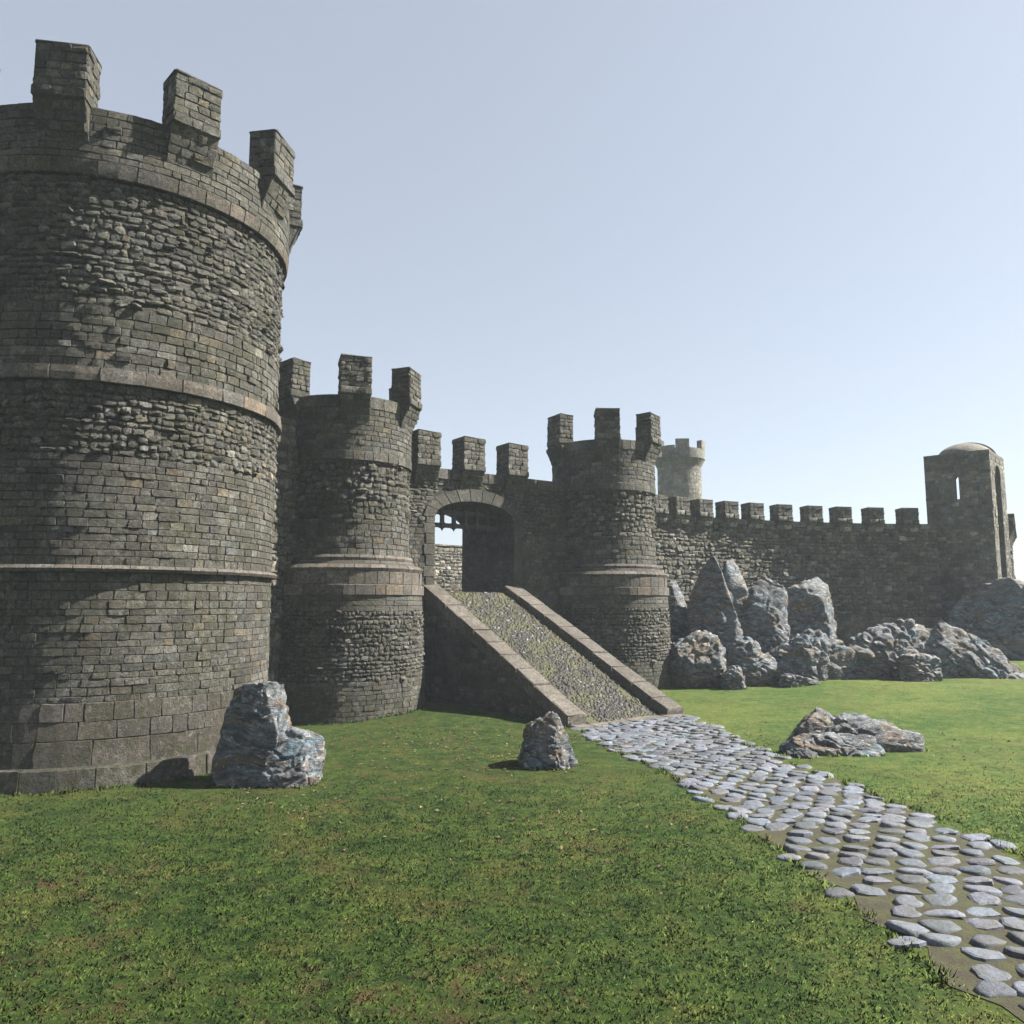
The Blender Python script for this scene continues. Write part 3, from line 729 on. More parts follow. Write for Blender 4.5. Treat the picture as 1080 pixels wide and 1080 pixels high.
# ------------------------------------------------------------------ curtain walls
def curtain(name, p0, h0, h1, L, label, mpos, zlow=-6.5, top=6.35, thick=1.6, zones=True):
    n = 60; pts = [np.array(p0, float)]; hd = []
    for i in range(n + 1):
        h = R(h0 + (h1 - h0) * (i / n)); hd.append(h)
        pts.append(pts[-1] + np.array([math.cos(h), math.sin(h)]) * L / n)
    pts = np.array(pts[:n + 1]); hd = np.array(hd); S = np.linspace(0, L, n + 1)
    T = empty(name, (p0[0], p0[1], -5)); tag(T, label, 'wall')
    def pos(u, d):
        x = np.interp(u, S, pts[:, 0]); y = np.interp(u, S, pts[:, 1]); h = np.interp(u, S, hd)
        return x + np.sin(h) * d - p0[0], y - np.cos(h) * d - p0[1]
    def mf(u, v, d): x, y = pos(u, d); return np.stack([x, y, v + 5], -1)
    mb = MB(); 
    prof = [(-.03, zlow), (-.03, top), (-.8, top), (-.8, top - 1.1), (-thick, top - 1.1), (-thick, zlow)]
    V = []
    for s in S:
        for d, z in prof: x, y = pos(np.array([s]), d); V.append((x[0], y[0], z + 5))
    k = len(prof); mb.add(V, [(i * k + j, (i + 1) * k + j, (i + 1) * k + j + 1, i * k + j + 1) for i in range(n) for j in range(k - 1)], MORT, False)
    zone(mb, mf, 0, L, zlow, -1, .36, .55, 1, 'ashlar', wave=.03)
    zone(mb, mf, 0, L, -1, top - .45, .29, .46, 1, 'rubble', h=.05)
    course(mb, mf, 0, L, top - .45, top - .02, 1, .8, **{**STY['big'], 'h': .07, 'base': GREY * 1.1})
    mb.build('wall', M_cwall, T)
    me = None
    for s in mpos:
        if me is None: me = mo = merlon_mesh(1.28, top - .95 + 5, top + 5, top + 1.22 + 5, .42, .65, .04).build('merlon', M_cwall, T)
        else: mo = me.copy(); lk(mo, T)
        x, y = pos(np.array([s]), 0.0); mo.location = (x[0], y[0], 0); mo.rotation_euler = (0, 0, float(np.interp(s, S, hd)))
    return pos
CW0 = (8.3, 53.6)
curtain('curtain_wall', CW0, 37, 1, 27.6, 'long curving battlemented curtain wall running from the right gate tower to the square tower',
        [.25, 2.38, 4.48, 6.73, 9.18, 11.58, 14.23, 16.98, 19.58, 22.38, 25.28])
curtain('curtain_wall', (-14.0, 32.5), 58.4, 58.4, 9.0, 'battlemented wall hidden in shadow between the huge tower and the left gate tower', [3.2, 5.4], top=7.6)
curtain('curtain_wall', (41.8, 66.0), 57, 57, 14, 'short length of battlemented wall just visible behind the right side of the square tower', [.8, 3.0, 5.2, 7.4, 9.6, 11.8])

# ------------------------------------------------------------------ square end tower
def square_tower():
    ang = R(-42); FR = np.array([37.8, 61.4]); w, dp = 4.75, 5.5
    ux = np.array([math.cos(ang), math.sin(ang)]); uy = np.array([-ux[1], ux[0]])       # uy: into the depth
    FL = FR - ux * w
    T = empty('square_tower', (FL[0], FL[1], -4), ang); tag(T, 'square stone tower with domed roof and arrow slit at the far right', 'tower')
    zt = 12.2 + 4; mb = MB(); c = GREY * .85; th = .5
    sx0, sx1, s0, s1 = 2.2, 2.5, 8.4 + 4, 10.1 + 4
    def box(x0, x1, y0, y1, z0, z1): prism(mb, [(x0, y0, z0), (x1, y0, z0), (x1, y1, z0), (x0, y1, z0)], (0, 0, z1 - z0), c)
    box(0, w, 0, th, -3, s0); box(0, sx0, 0, th, s0, s1); box(sx1, w, 0, th, s0, s1)
    mb.poly([(sx0, 0, s1 - .02), (sx1, 0, s1 - .02), ((sx0 + sx1) / 2, 0, s1 + .22), (sx0, th, s1 - .02), (sx1, th, s1 - .02), ((sx0 + sx1) / 2, th, s1 + .22)], [(0, 2, 5, 3), (1, 4, 5, 2)], c)
    for y in (0, th):
        mb.poly([(0, y, s1), (sx0, y, s1), (w / 2 - .02, y, s1 + .22), (sx1, y, s1), (w, y, s1), (w, y, zt), (0, y, zt)], [tuple(range(7))], c)
    # back wall with a wide open arch, left wall
    box(0, .7, dp - th, dp, -3, zt); box(w - 1.0, w, dp - th, dp, -3, zt); box(.7, w - 1.0, dp - th, dp, -3, 7 + 4); box(.7, w - 1, dp - th, dp, 11.6 + 4, zt)
    box(0, th, th, dp - th, -3, zt)
    # right wall with a deep arched recess
    r0, r1, rz0, rzs, dep = 1.5, 3.7, 1.6 + 4, 10.2 + 4, .45
    box(w - th - dep, w - dep, th, dp - th, -3, zt)
    box(w - dep, w, th, r0, -3, zt); box(w - dep, w, r1, dp - th, -3, zt); box(w - dep, w, r0, r1, -3, rz0)
    aa = np.linspace(0, math.pi, 15); yc = (r0 + r1) / 2; hr = (r1 - r0) / 2
    arc = [(yc - hr * math.cos(a), rzs + hr * .95 * math.sin(a)) for a in aa]
    V = [(w, y, z) for y, z in arc] + [(w, y, zt) for y, z in arc] + [(w - dep, y, z) for y, z in arc]
    mb.poly(V, [(i, i + 1, 15 + i + 1, 15 + i) for i in range(14)] + [(i + 1, i, 30 + i, 30 + i + 1) for i in range(14)], c)
    mf = flat((0, 0, 0), (1, 0, 0), (0, 0, 1), (0, -1, 0))
    kf = lambda u, v: not (sx0 - .25 < u < sx1 + .25 and s0 - .1 < v < s1 + .35)
    zone(mb, mf, 0, w, -2, zt - .3, .27, .45, 1, 'ashlar', keep=kf, h=.03); course(mb, mf, 0, w, zt - .3, zt, 1, .8, **STY['big'])
    ms = flat((w, 0, 0), (0, 1, 0), (0, 0, 1), (1, 0, 0))
    def ks(u, v): return not (r0 - .2 < u < r1 + .2 and v > rz0 and v < rzs + 1.3)
    zone(mb, ms, 0, dp, -2, zt - .3, .27, .45, 1, 'ashlar', keep=ks, base=LIGHT * .8); course(mb, ms, 0, dp, zt - .3, zt, 1, .8, **STY['big'])
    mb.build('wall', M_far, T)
    # arched recess surround
    mb = MB()
    for i in range(14):
        (ya, za), (yb, zb) = arc[i], arc[i + 1]; f = 1.17
        oa = (yc + (ya - yc) * f, rzs + (za - rzs) * f); ob = (yc + (yb - yc) * f, rzs + (zb - rzs) * f)
        prism(mb, [(w - .1, ya, za), (w - .1, yb, zb), (w - .1, ob[0], ob[1]), (w - .1, oa[0], oa[1])], (.14, 0, 0), LIGHT * rnd.uniform(.75, .95))
    mb.build('arch', M_far, T)
    mb = MB()      # slit surround
    xm = (sx0 + sx1) / 2
    inn = [(sx0, s0), (sx1, s0), (sx1, s1), (xm, s1 + .22), (sx0, s1)]; outp = [(sx0 - .22, s0 - .2), (sx1 + .22, s0 - .2), (sx1 + .22, s1 + .1), (xm, s1 + .5), (sx0 - .22, s1 + .1)]
    V = [(x, -.055, z) for x, z in inn + outp] + [(x, .04, z) for x, z in inn + outp]
    mb.poly(V, [(5 + i_, 5 + (i_ + 1) % 5, (i_ + 1) % 5, i_) for i_ in range(5)] + [(5 + i_, 15 + i_, 15 + (i_ + 1) % 5, 5 + (i_ + 1) % 5) for i_ in range(5)] + [(i_, (i_ + 1) % 5, 10 + (i_ + 1) % 5, 10 + i_) for i_ in range(5)], GREY)
    mb.build('window_frame', M_far, T)
    mb = MB(); rbox(mb, (w - .04, .55, 6.9 + 4), (.12, 0, 0), (0, .7, 0), (0, 0, .62), LIGHT * 1.05, .03); mb.build('plaque', M_far, T)
    mb = MB()      # corner strip
    mb2 = MB()
    # low vault roof with a rim
    n, m = 24, 12; V = []
    cxr, cyr, rx, ry, hh = w / 2 + .1, dp / 2, 2.15, 2.5, 1.45
    for i in range(n):
        for j in range(m + 1):
            a = i * TAU / n; b = j / m * math.pi / 2; V.append((cxr + rx * math.cos(b) * math.cos(a), cyr + ry * math.cos(b) * math.sin(a), zt - .3 + hh * math.sin(b)))
    mb.add(V, [(i * (m + 1) + j, ((i + 1) % n) * (m + 1) + j, ((i + 1) % n) * (m + 1) + j + 1, i * (m + 1) + j + 1) for i in range(n) for j in range(m)], LIGHT * .9, True)
    mb.poly([(th, th, zt - .25), (w - th, th, zt - .25), (w - th, dp - th, zt - .25), (th, dp - th, zt - .25)], [(0, 1, 2, 3)], c)
    prism(mb, [(cxr + 2.28 * math.cos(b), cyr + .35, zt - .3 + 1.6 * math.sin(b)) for b in np.linspace(0, math.pi, 20)], (0, .3, 0), LIGHT * .8)
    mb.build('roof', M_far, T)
square_tower()

# ------------------------------------------------------------------ far keep tower
def far_tower():
    T = empty('round_tower', (20.45, 95, -2)); tag(T, 'small pale round tower with flared top, far behind the curtain wall', 'tower')
    H = 2; mb = MB()
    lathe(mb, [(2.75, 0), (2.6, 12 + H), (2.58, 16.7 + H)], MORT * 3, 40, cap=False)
    zone(mb, cyl(lambda v: 2.62 + 0 * v), 0, TAU, 8 + H, 16.7 + H, .4, .7, 2.6, 'ashlar', True, var=.1, h=.012, base=GREY * 1.65)  # base raised further, more painted haze for the distance
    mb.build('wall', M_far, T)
    mb = MB()
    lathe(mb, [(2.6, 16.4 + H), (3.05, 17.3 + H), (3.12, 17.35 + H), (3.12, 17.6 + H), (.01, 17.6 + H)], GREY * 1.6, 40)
    # parapet ring left open on one side, a lintel bridging the gap
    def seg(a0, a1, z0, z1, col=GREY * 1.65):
        n = max(2, int((a1 - a0) / R(8))); A = np.linspace(a0, a1, n + 1)
        pts = [(3.12, z0), (3.12, z1), (2.6, z1), (2.6, z0)]
        V = [(r * math.sin(a), -r * math.cos(a), z) for a in A for r, z in pts]
        P = [(i * 4 + j, (i + 1) * 4 + j, (i + 1) * 4 + (j + 1) % 4, i * 4 + (j + 1) % 4) for i in range(n) for j in range(4)] + [(0, 1, 2, 3), (n * 4 + 3, n * 4 + 2, n * 4 + 1, n * 4)]
        mb.poly(V, P, col)
    g0, g1 = R(-12 - 52), R(-12 - 40)
    seg(g1, R(116), 17.6 + H, 18.5 + H); seg(R(136), TAU + g0, 17.6 + H, 18.5 + H)
    seg(R(-90), R(-22), 18.5 + H, 18.85 + H); seg(R(110), R(175), 18.5 + H, 18.8 + H)
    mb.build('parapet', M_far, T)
    for a in (-4, 62, 150, 220, 290):
        mb = MB(); A = np.linspace(R(a - 15), R(a + 15), 5); z0, z1 = 18.45 + H, 19.55 + H
        V = [(r * math.sin(x), -r * math.cos(x), z) for x in A for r, z in ((3.15, z0), (3.15, z1), (2.5, z1), (2.5, z0))]
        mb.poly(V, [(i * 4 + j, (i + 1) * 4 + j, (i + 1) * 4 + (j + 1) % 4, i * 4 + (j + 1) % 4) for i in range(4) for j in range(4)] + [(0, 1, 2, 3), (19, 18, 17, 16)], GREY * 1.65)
        mb.build('merlon', M_far, T)
far_tower()

# ------------------------------------------------------------------ boulders
def boulder(label, base, lobes, cuts=(), sub=6, seed=0, amp=.22, strata=(.3, .2, 1), group=None, origin=None):
    """star-shaped union of ellipsoid lobes (x, y, z, rx, ry, rz, lean) about a centre, cut by planes, roughened with ridged noise"""
    bm = bmesh.new(); bmesh.ops.create_icosphere(bm, subdivisions=sub, radius=1)
    D = np.array([v.co[:] for v in bm.verts]); 
    c = np.array(origin if origin is not None else [lobes[0][0], lobes[0][1], lobes[0][2] * .9])
    rr_ = np.full(len(D), 0.05)
    acc = np.zeros(len(D)); K = 7.0 / max(l[3] for l in lobes)
    for l in lobes:
        ctr = np.array(l[:3]) - c; rad = np.array(l[3:6])
        d = D / rad; o = -ctr / rad
        A = (d * d).sum(1); B = (d * o).sum(1); Cq = (o * o).sum() - 1
        disc = B * B - A * Cq; ok = disc > 0
        t = np.where(ok, (-B + np.sqrt(np.maximum(disc, 0))) / A, 0.02); t = np.maximum(t, .02)
        acc += np.exp(K * t)
    r = np.log(acc) / K
    P = c + D * r[:, None]
    for n, dist in cuts:
        n = np.array(n, float); n /= np.linalg.norm(n)
        e = P @ n - dist; P -= np.where(e > 0, e * .88, 0)[:, None] * n
    size = max(l[3] for l in lobes); rs = random.Random(seed); lo0, hi0 = P.min(0), P.max(0)
    # random facets
    cc = P.mean(0)
    for k in range(22):
        n = np.array([rs.gauss(0, 1), rs.gauss(0, 1), rs.gauss(0, .8)]); n /= np.linalg.norm(n)
        q = (P - cc) @ n; dist = q.max() * rs.uniform(.70, .90); e = q - dist; P -= np.where(e > 0, e * .92, 0)[:, None] * n
    lo1, hi1 = P.min(0), P.max(0); P = lo0 + (P - lo1) * (hi0 - lo0) / (hi1 - lo1)
    so = Vector((seed * 3.1, seed * 1.7, seed * .9)); st = Vector(strata).normalized()
    fr = 1.1 / size
    for i, v in enumerate(bm.verts):
        p = Vector(P[i]); q = p * fr * 1.3 + so
        w = Vector((mnoise.noise(q * 1.5), mnoise.noise(q * 1.5 + Vector((9, 3, 1))), mnoise.noise(q * 1.5 + Vector((2, 8, 5))))) * .5
        lay = p.dot(st) * fr * 2.6
        qs = (q - st * q.dot(st)) * .8 + st * lay + w
        a = mnoise.ridged_multi_fractal(qs, 1.0, 2.1, 5, 1.0, 2.0) - 1.1
        b = mnoise.fractal(q * 3.2, .9, 2.0, 4)
        dv, pv_ = mnoise.voronoi((q * 1.15 + w * .7 + st * (q.dot(st) * .9)), distance_metric='DISTANCE', exponent=2.5)
        e_ = dv[1] - dv[0]; crk = -max(0, .16 - e_) * 2.2 + .55 * mnoise.noise(Vector(pv_[0]) * 7.3) + .25 * min(e_, .5)
        c3 = mnoise.ridged_multi_fractal(qs * 3.1 + so, 1.0, 2.0, 3, 1.0, 2.0) - 1.0
        h = size * amp * (.18 * a + .22 * b + 1.0 * crk + .09 * c3)
        v.co = p + Vector(D[i]).normalized() * h
    me = bpy.data.meshes.new('boulder'); bm.to_mesh(me); bm.free(); me.shade_smooth()
    me.materials.append(M_rock)
    o = bpy.data.objects.new('boulder', me); o.location = base; lk(o); tag(o, label, 'boulder', group)
    return o
def P3(px, Y, z=None):     # picture column -> x at a given distance
    return px_x(px, Y)
GB = 'boulders heaped against the castle'
# near left: upright block and its low neighbour
boulder('tall upright grey boulder leaning against the foot of the huge round tower', (-8.25, 25.9, -5.5),
        [(.25, 0, 1.3, 1.0, 1.1, 2.0), (.2, 0, .2, 1.08, 1.2, 1.7), (.1, .0, -.3, 1.2, 1.2, 1.6)],
        cuts=[((-.93, -.1, .40), 1.35), ((.28, .1, 1), 2.95), ((1, -.1, .05), 1.08), ((-.2, -1, .1), 1.0), ((-.45, 0, 1), 2.7)], sub=6, seed=3, amp=.14, strata=(.6, .3, -.5))
boulder('low pale boulder at the right foot of the tall upright boulder, left foreground', (-6.75, 25.5, -5.5),
        [(0, 0, .2, .95, .85, 1.5), (-.5, 0, 0, .8, .8, 1.2)], cuts=[((.25, 0, 1), 1.55), ((1, -.2, .1), .72)], sub=6, seed=8, amp=.16, strata=(.2, .4, -.7))
boulder('lone grey boulder on the grass at the foot of the ramp, beside its left kerb', (1.13, 27.6, -5.45),
        [(-.05, 0, .4, .9, .8, 1.55), (.1, 0, -.1, 1.0, .85, 1.1)], cuts=[((-.9, 0, .3), .78), ((.75, .1, .62), 1.28), ((0, -1, .25), .75), ((-.3, 0, 1), 1.7)], sub=6, seed=14, amp=.16, strata=(.5, .1, 1))
boulder('long low cracked boulder in the right foreground grass, the rear one of the pair', (12.35, 30.6, -5.35),
        [(-1.1, 0, .3, 1.05, .7, 1.15), (.3, -.2, .1, 1.5, .62, .85), (1.6, -.8, -.15, 1.2, .55, .7)], cuts=[((.38, -.1, 1), 1.2)], sub=6, seed=21, amp=.16, strata=(-.2, 1, .5), origin=(0, -.2, 0))
boulder('long low boulder in the right foreground grass, the front one of the pair', (11.4, 29.3, -5.35),
        [(-.9, 0, .05, .9, .6, .62), (.2, -.1, .05, 1.3, .6, .62), (1.0, -.3, -.1, .9, .5, .5)], cuts=[((.1, -.1, 1), .62)], sub=6, seed=27, amp=.15, strata=(.3, 1, .4), origin=(0, -.1, -.1))
boulder('small rounded stone in front of the two long low foreground boulders', (10.25, 28.55, -5.38), [(0, 0, 0, .55, .4, .34)], sub=6, seed=31, amp=.14)
# the heap below the curtain wall
boulder('tall pointed dark boulder rising highest in the heap beside the right gate tower', (13.35, 52.6, -4.9),
        [(.0, 0, 2.5, 1.75, 1.5, 4.6), (.25, 0, 5.2, 1.3, 1.0, 2.9), (0, -.1, .5, 2.15, 1.7, 3.2)],
        cuts=[((-.86, -.25, .42), 2.9), ((.93, -.25, .2), 2.3), ((-.1, -1, .22), 1.7)], sub=6, seed=41, amp=.13, strata=(1, .3, -.3), group=GB)
boulder('ragged boulder shoulder between the tall pointed boulder and the rounded upright one', (15.3, 54.6, -4.9),
        [(0, 0, 3.8, 1.5, 1.3, 4.2), (-.8, 0, 2.5, 1.6, 1.3, 4)], sub=6, seed=45, amp=.16, group=GB)
boulder('upright round-topped boulder in the middle of the heap below the curtain wall', (17.2, 54.2, -4.9),
        [(0, 0, 2.8, 1.55, 1.4, 4.2), (.35, 0, 5.2, 1.25, 1.2, 1.7), (-.3, 0, 1, 1.7, 1.5, 3)], cuts=[((-.8, -.5, .3), 2.6), ((.1, 0, 1), 6.75)], sub=6, seed=49, amp=.13, group=GB)
boulder('square flat-topped boulder against the curtain wall, right of the round-topped one', (21.3, 57.3, -4.7),
        [(0, 0, 2.5, 2.3, 1.6, 4.3), (1.3, 0, 4.7, 1.2, 1.2, 2.1), (-.9, 0, 4.2, 1.7, 1.4, 2.2)], cuts=[((-.08, 0, 1), 6.5), ((1, -.1, .02), 2.15), ((-.2, -1, .1), 1.4)], sub=6, seed=53, amp=.12, group=GB)
boulder('pale narrow boulder tucked behind the right edge of the right gate tower', (10.85, 54.0, -5),
        [(.2, 0, 4.6, .85, .8, 2.0), (.15, 0, 1.5, .8, .9, 3)], sub=6, seed=57, amp=.17, group=GB)
boulder('low dark boulder with pale streaks at the foot of the right gate tower', (11.9, 50.2, -5.1),
        [(-.2, 0, 1.3, 1.7, 1.4, 2.1), (-.9, 0, 1.2, 1.0, 1.2, 2.1), (.8, -.2, 1.2, 1.1, 1.2, 1.7)], cuts=[((.5, 0, 1), 3.6)], sub=6, seed=61, amp=.2, strata=(-.5, .2, .8), group=GB)
boulder('small layered stone in front of the low dark boulder by the right gate tower', (13.4, 48.6, -5.1), [(0, 0, .45, .85, .8, 1.0)], sub=6, seed=63, amp=.22, group=GB)
boulder('sloping brownish boulder below the tall pointed boulder', (15.1, 50.9, -5.0),
        [(-.5, 0, 1.0, 1.2, 1.1, 1.9), (.6, 0, .4, 1.3, 1.0, 1.3)], sub=6, seed=67, amp=.2, group=GB)
boulder('flat pale slab of rock lying at the grass edge below the heap', (17.6, 49.5, -5.0), [(0, 0, .1, 1.2, .8, .7)], cuts=[((.4, 0, 1), .62)], sub=6, seed=69, amp=.15, group=GB)
boulder('broad wedge-shaped grey boulder below the round-topped and square ones', (19.3, 51.6, -4.95),
        [(-.6, 0, 1.0, 2.4, 1.5, 2.4), (1.8, 0, .6, 2.2, 1.3, 2.0), (-1.9, 0, .4, 1.2, 1, 1.7)], cuts=[((.25, -.1, 1), 3.0), ((-.5, -.2, 1), 3.3)], sub=6, seed=71, amp=.16, strata=(.8, .2, .5), group=GB)
boulder('large lumpy pale boulder in the middle of the low rocks before the curtain wall', (24.7, 52.6, -4.8),
        [(-.6, 0, .9, 2.6, 1.7, 2.8), (1.9, -.2, .5, 2.1, 1.5, 2.2), (-2.2, .0, .7, 1.5, 1.3, 2.1)], sub=6, seed=75, amp=.18, strata=(.7, .2, .6), group=GB)
boulder('small dark boulder in front of the large lumpy pale one', (25.6, 50.4, -4.8), [(0, 0, .4, 1.35, 1.0, 1.35)], sub=6, seed=77, amp=.2, group=GB)
boulder('hump-backed boulder with a long tail at the right end of the low rocks', (29.4, 53.0, -4.75),
        [(-.9, 0, 1.0, 1.2, 1.2, 2.6), (.4, -.5, .2, 2.0, 1.2, 1.7), (2.2, -1.2, -.1, 1.7, .8, .95), (-1.6, -.3, .4, 1.6, 1.2, 1.7)], origin=(.3, -.4, 0), sub=6, seed=79, amp=.17, strata=(.8, .2, .6), group=GB)
boulder('massive shaded rock outcrop under the square tower at the right edge', (38.4, 60.6, -4.2),
        [(-.8, 0, 2.2, 3.6, 2.2, 4.2), (1.5, 0, 2.5, 2.9, 2.1, 4.2), (-3.0, .5, 1.0, 2.6, 2, 3.9)], cuts=[((.03, 0, 1), 6.0), ((.75, -.7, .25), 3.3), ((-.3, -1, .35), 3.0)], sub=6, seed=83, amp=.11, strata=(.9, 0, .5), group=GB)
boulder('far rock behind the massive outcrop, cut by the right edge of the view', (45.5, 67.5, -4.0), [(0, 0, 2, 3.2, 2.5, 4.4), (3, 0, 1.5, 3, 2.5, 3.8)], sub=6, seed=87, amp=.14, group=GB)

# ------------------------------------------------------------------ grass blades
def grass():
    N = 70000
    yy = 9 + 20 * rg.random(N) ** .8; xx = (rg.random(N) * 2 - 1) * (yy * .72 + 2)
    ok = np.ones(N, bool)
    ok &= np.hypot(xx - BT[0], yy - BT[1]) > 6.5; ok &= np.hypot(xx - GLc[0], yy - GLc[1]) > 4.4; ok &= np.hypot(xx - GRc[0], yy - GRc[1]) > 4.5
    PLy = [-6, 4, 12, 20, 27, 32, 38]; pl = np.interp(yy, PLy, [7, 7, 6.6, 5.9, 4.9, 3.5, 2.9]); pr = np.interp(yy, PLy, [12, 12, 11.3, 10.6, 9.4, 8.8, 8.4])
    ok &= ~((xx > pl) & (xx < pr) & (yy < 38))
    def inside(px, py, poly):
        r = np.zeros(len(px), bool); j = len(poly) - 1
        for i in range(len(poly)):
            xi, yi = poly[i]; xj, yj = poly[j]
            r ^= ((yi > py) != (yj > py)) & (px < (xj - xi) * (py - yi) / (yj - yi + 1e-9) + xi); j = i
        return r
    ok &= ~inside(xx, yy, [tuple(TL), tuple(BL), tuple(BR), tuple(TR)])
    ok &= ((xx - A0[0]) * N2[0] + (yy - A0[1]) * N2[1]) > -.5
    cl = np.sin(xx * 1.9 + np.sin(yy * 1.3) * 2) * np.sin(yy * 2.2 + np.sin(xx * .8) * 2); ok &= rg.random(N) < np.clip((28 - yy) / 10, 0, 1)
    xx, yy = xx[ok], yy[ok]; n = len(xx); zz = gz(xx, yy)
    V = np.zeros((n, 3, 3, 3)); 
    for k in range(3):
        a = rg.random(n) * TAU; h = (.018 + .025 * rg.random(n)) * (1 + .3 * (yy < 24)); w = .010 + .010 * rg.random(n); le = rg.normal(0, .04, (n, 2)); ox = rg.normal(0, .04, (n, 2))
        bx, by = xx + ox[:, 0], yy + ox[:, 1]
        V[:, k, 0] = np.stack([bx - w * np.cos(a), by - w * np.sin(a), zz - .01], -1); V[:, k, 1] = np.stack([bx + w * np.cos(a), by + w * np.sin(a), zz - .01], -1)
        V[:, k, 2] = np.stack([bx + le[:, 0], by + le[:, 1], zz + h], -1)
    # ragged tufts where the lawn meets stone, and scattered weeds
    W = []
    def ring(cx, cy, r, n_, a0=-2.2, a1=2.2):
        for _ in range(n_): a = rnd.uniform(a0, a1); q = r + abs(rnd.gauss(0, .12)); W.append((cx + q * math.sin(a), cy - q * math.cos(a)))
    ring(*BT, 6.48, 260); ring(*GLc, 4.38, 190); ring(*GRc, 4.4, 150)
    for A, B in ((TL, BL), (BR, TR)):
        d = B - A; nn_ = np.array([-abs(d[1]), -abs(d[0])]) / np.linalg.norm(d) * (1 if A is TL else -1)
        for _ in range(110): p = A + d * rnd.random() + nn_ * (.12 + abs(rnd.gauss(0, .08))); W.append((p[0], p[1]))
    for o in COL.objects:
        if o.name.startswith('boulder') and o.type == 'MESH':
            co = np.empty(len(o.data.vertices) * 3, np.float32); o.data.vertices.foreach_get('co', co); co = co.reshape(-1, 3) + np.array(o.location)
            zz_ = gz(co[:, 0], co[:, 1]); kz = np.where((np.abs(co[:, 2] - zz_) < .06) & (co[:, 1] < o.location.y + .4))[0]
            for q in (rg.choice(kz, min(len(kz), 26), replace=False) if len(kz) else ()): W.append((co[q, 0] + rnd.gauss(0, .05), co[q, 1] - abs(rnd.gauss(0, .06))))
    for _ in range(260):
        y_ = rnd.uniform(12, 40); e_ = rnd.random() < .5
        x_ = np.interp(y_, PLy, [7, 7, 6.6, 5.9, 4.9, 3.5, 2.9]) - abs(rnd.gauss(0, .15)) if e_ else np.interp(y_, PLy, [12, 12, 11.3, 10.6, 9.4, 8.8, 8.4]) + abs(rnd.gauss(0, .15))
        if y_ < 36: W.append((float(x_), y_))
    W = np.repeat(np.array(W), 4, 0); W += rg.normal(0, .035, W.shape); nw = len(W); wz = gz(W[:, 0], W[:, 1])
    V2 = np.zeros((nw, 3, 3, 3))
    for k in range(3):
        a = rg.random(nw) * TAU; h = .05 + .11 * rg.random(nw) ** 2; w = .012 + .012 * rg.random(nw); le = rg.normal(0, .05, (nw, 2)); ox = rg.normal(0, .03, (nw, 2))
        bx, by = W[:, 0] + ox[:, 0], W[:, 1] + ox[:, 1]
        V2[:, k, 0] = np.stack([bx - w * np.cos(a), by - w * np.sin(a), wz - .01], -1); V2[:, k, 1] = np.stack([bx + w * np.cos(a), by + w * np.sin(a), wz - .01], -1)
        V2[:, k, 2] = np.stack([bx + le[:, 0], by + le[:, 1], wz + h], -1)
    V = np.concatenate([V, V2]); n = len(V)
    me = bpy.data.meshes.new('grass'); nv = n * 9
    me.vertices.add(nv); me.vertices.foreach_set('co', V.ravel().astype(np.float32)); me.loops.add(nv); me.loops.foreach_set('vertex_index', np.arange(nv, dtype=np.int32))
    me.polygons.add(nv // 3); me.polygons.foreach_set('loop_start', np.arange(0, nv, 3, dtype=np.int32)); me.polygons.foreach_set('loop_total', np.full(nv // 3, 3, np.int32))
    me.update(calc_edges=True); me.normals_split_custom_set(np.tile([[.1, -.15, .98]], (nv, 1)).tolist()); me.materials.append(M_blade)
    o = bpy.data.objects.new('grass', me); lk(o); tag(o, 'short green grass with brown patches in front of the castle', 'grass', kind='stuff')
grass()

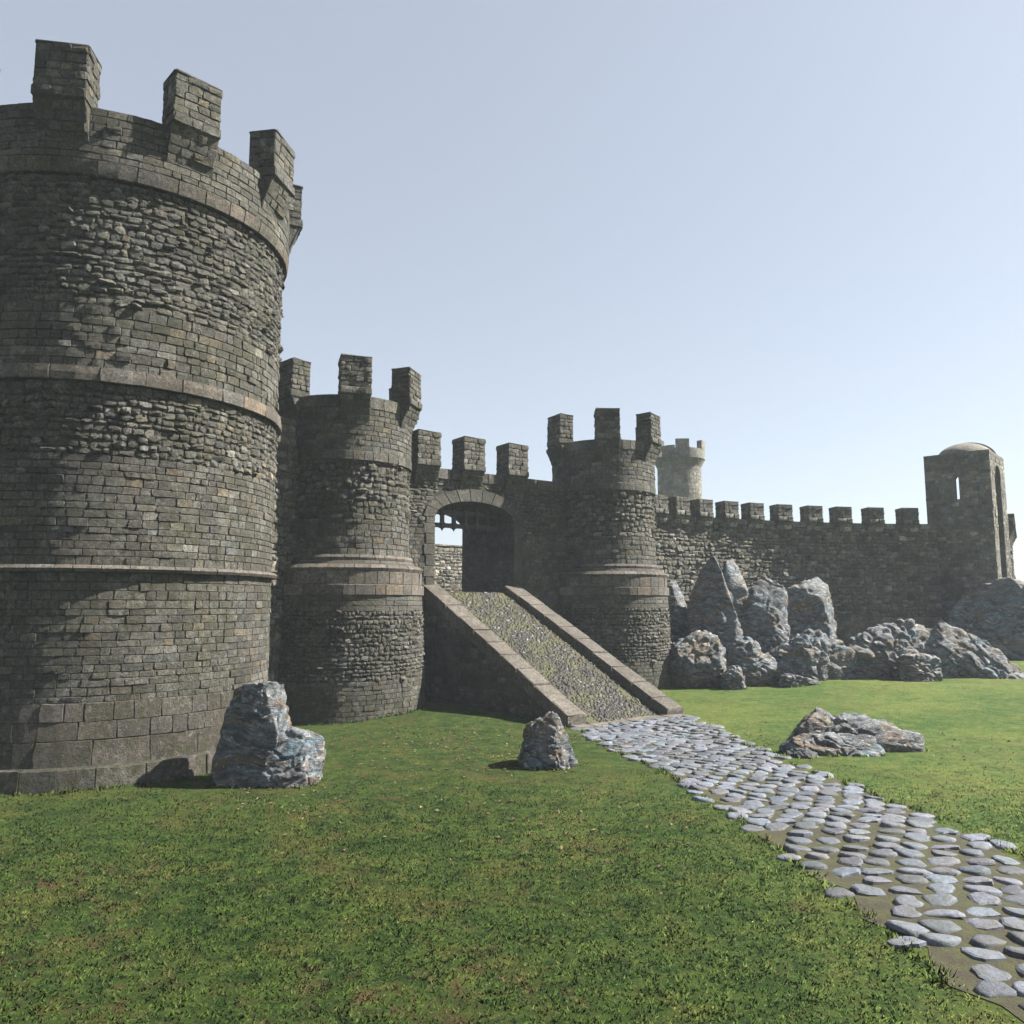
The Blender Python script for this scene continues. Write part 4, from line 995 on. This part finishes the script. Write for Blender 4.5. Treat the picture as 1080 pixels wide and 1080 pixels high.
def leaves():
    spots = [(-3.2, 31.5, 2.2, 150), (-.5, 29.0, 1.6, 110), (-6, 33.5, 1.6, 70), (-1.5, 34, 1.5, 60), (9.6, 31.5, 1.2, 90), (16.5, 29.5, 2.2, 120), (13, 33.5, 2, 60), (-4, 24, 3, 120), (2, 21, 2.5, 100), (2.2, 33, .8, 60)]
    V = []; P = []; C = []
    for cx, cy, sd, n in spots:
        for _ in range(n):
            x, y = rnd.gauss(cx, sd), rnd.gauss(cy, sd * .8); r = rnd.uniform(.03, .075); a = rnd.uniform(0, 6.28); z = float(gz(x, y)) + .035
            base = len(V); up = rnd.uniform(.0, .05)
            for k, (q, w) in enumerate(((0, 0), (.5, .42), (1, 0), (.5, -.42))):
                lx, ly = (q - .5) * 2 * r, w * 2 * r
                V.append((x + lx * math.cos(a) - ly * math.sin(a), y + lx * math.sin(a) + ly * math.cos(a), z + (up if k % 2 else 0) + rnd.uniform(-.01, .01)))
            P.append((base, base + 1, base + 2, base + 3)); cc = np.array(rnd.choice([(.10, .055, .03), (.13, .09, .045), (.07, .045, .025), (.12, .10, .06)])) * rnd.uniform(.6, 1.1); C += [cc] * 4
    mb = MB(); mb.poly(V, P, np.array(C)); m, t, b = newmat('dry_leaf'); g = G(t); g.L(g.n('Attribute', attribute_name='Col').outputs['Color'], b.inputs['Base Color'])
    tag(mb.build('fallen_leaves', m), 'brown dry leaves and clods scattered in patches over the grass', 'leaves', kind='stuff')
leaves()

# ------------------------------------------------------------------ haze
mb = MB(); prism(mb, [(-430, -430, -8.5), (430, -430, -8.5), (430, 430, -8.5), (-430, 430, -8.5)], (0, 0, 30.5), (.5, .5, .5))
m_ = bpy.data.materials.new('haze'); m_.use_nodes = True; t_ = m_.node_tree; t_.nodes.clear()
out = t_.nodes.new('ShaderNodeOutputMaterial'); pv = t_.nodes.new('ShaderNodeVolumePrincipled')
pv.inputs['Color'].default_value = (.80, .90, 1, 1); pv.inputs['Density'].default_value = .00046; pv.inputs['Anisotropy'].default_value = 0
t_.links.new(pv.outputs[0], out.inputs['Volume'])
hz = mb.build('haze', m_); tag(hz, kind='stuff', label='thin pale haze in the air around the castle', cat='haze')
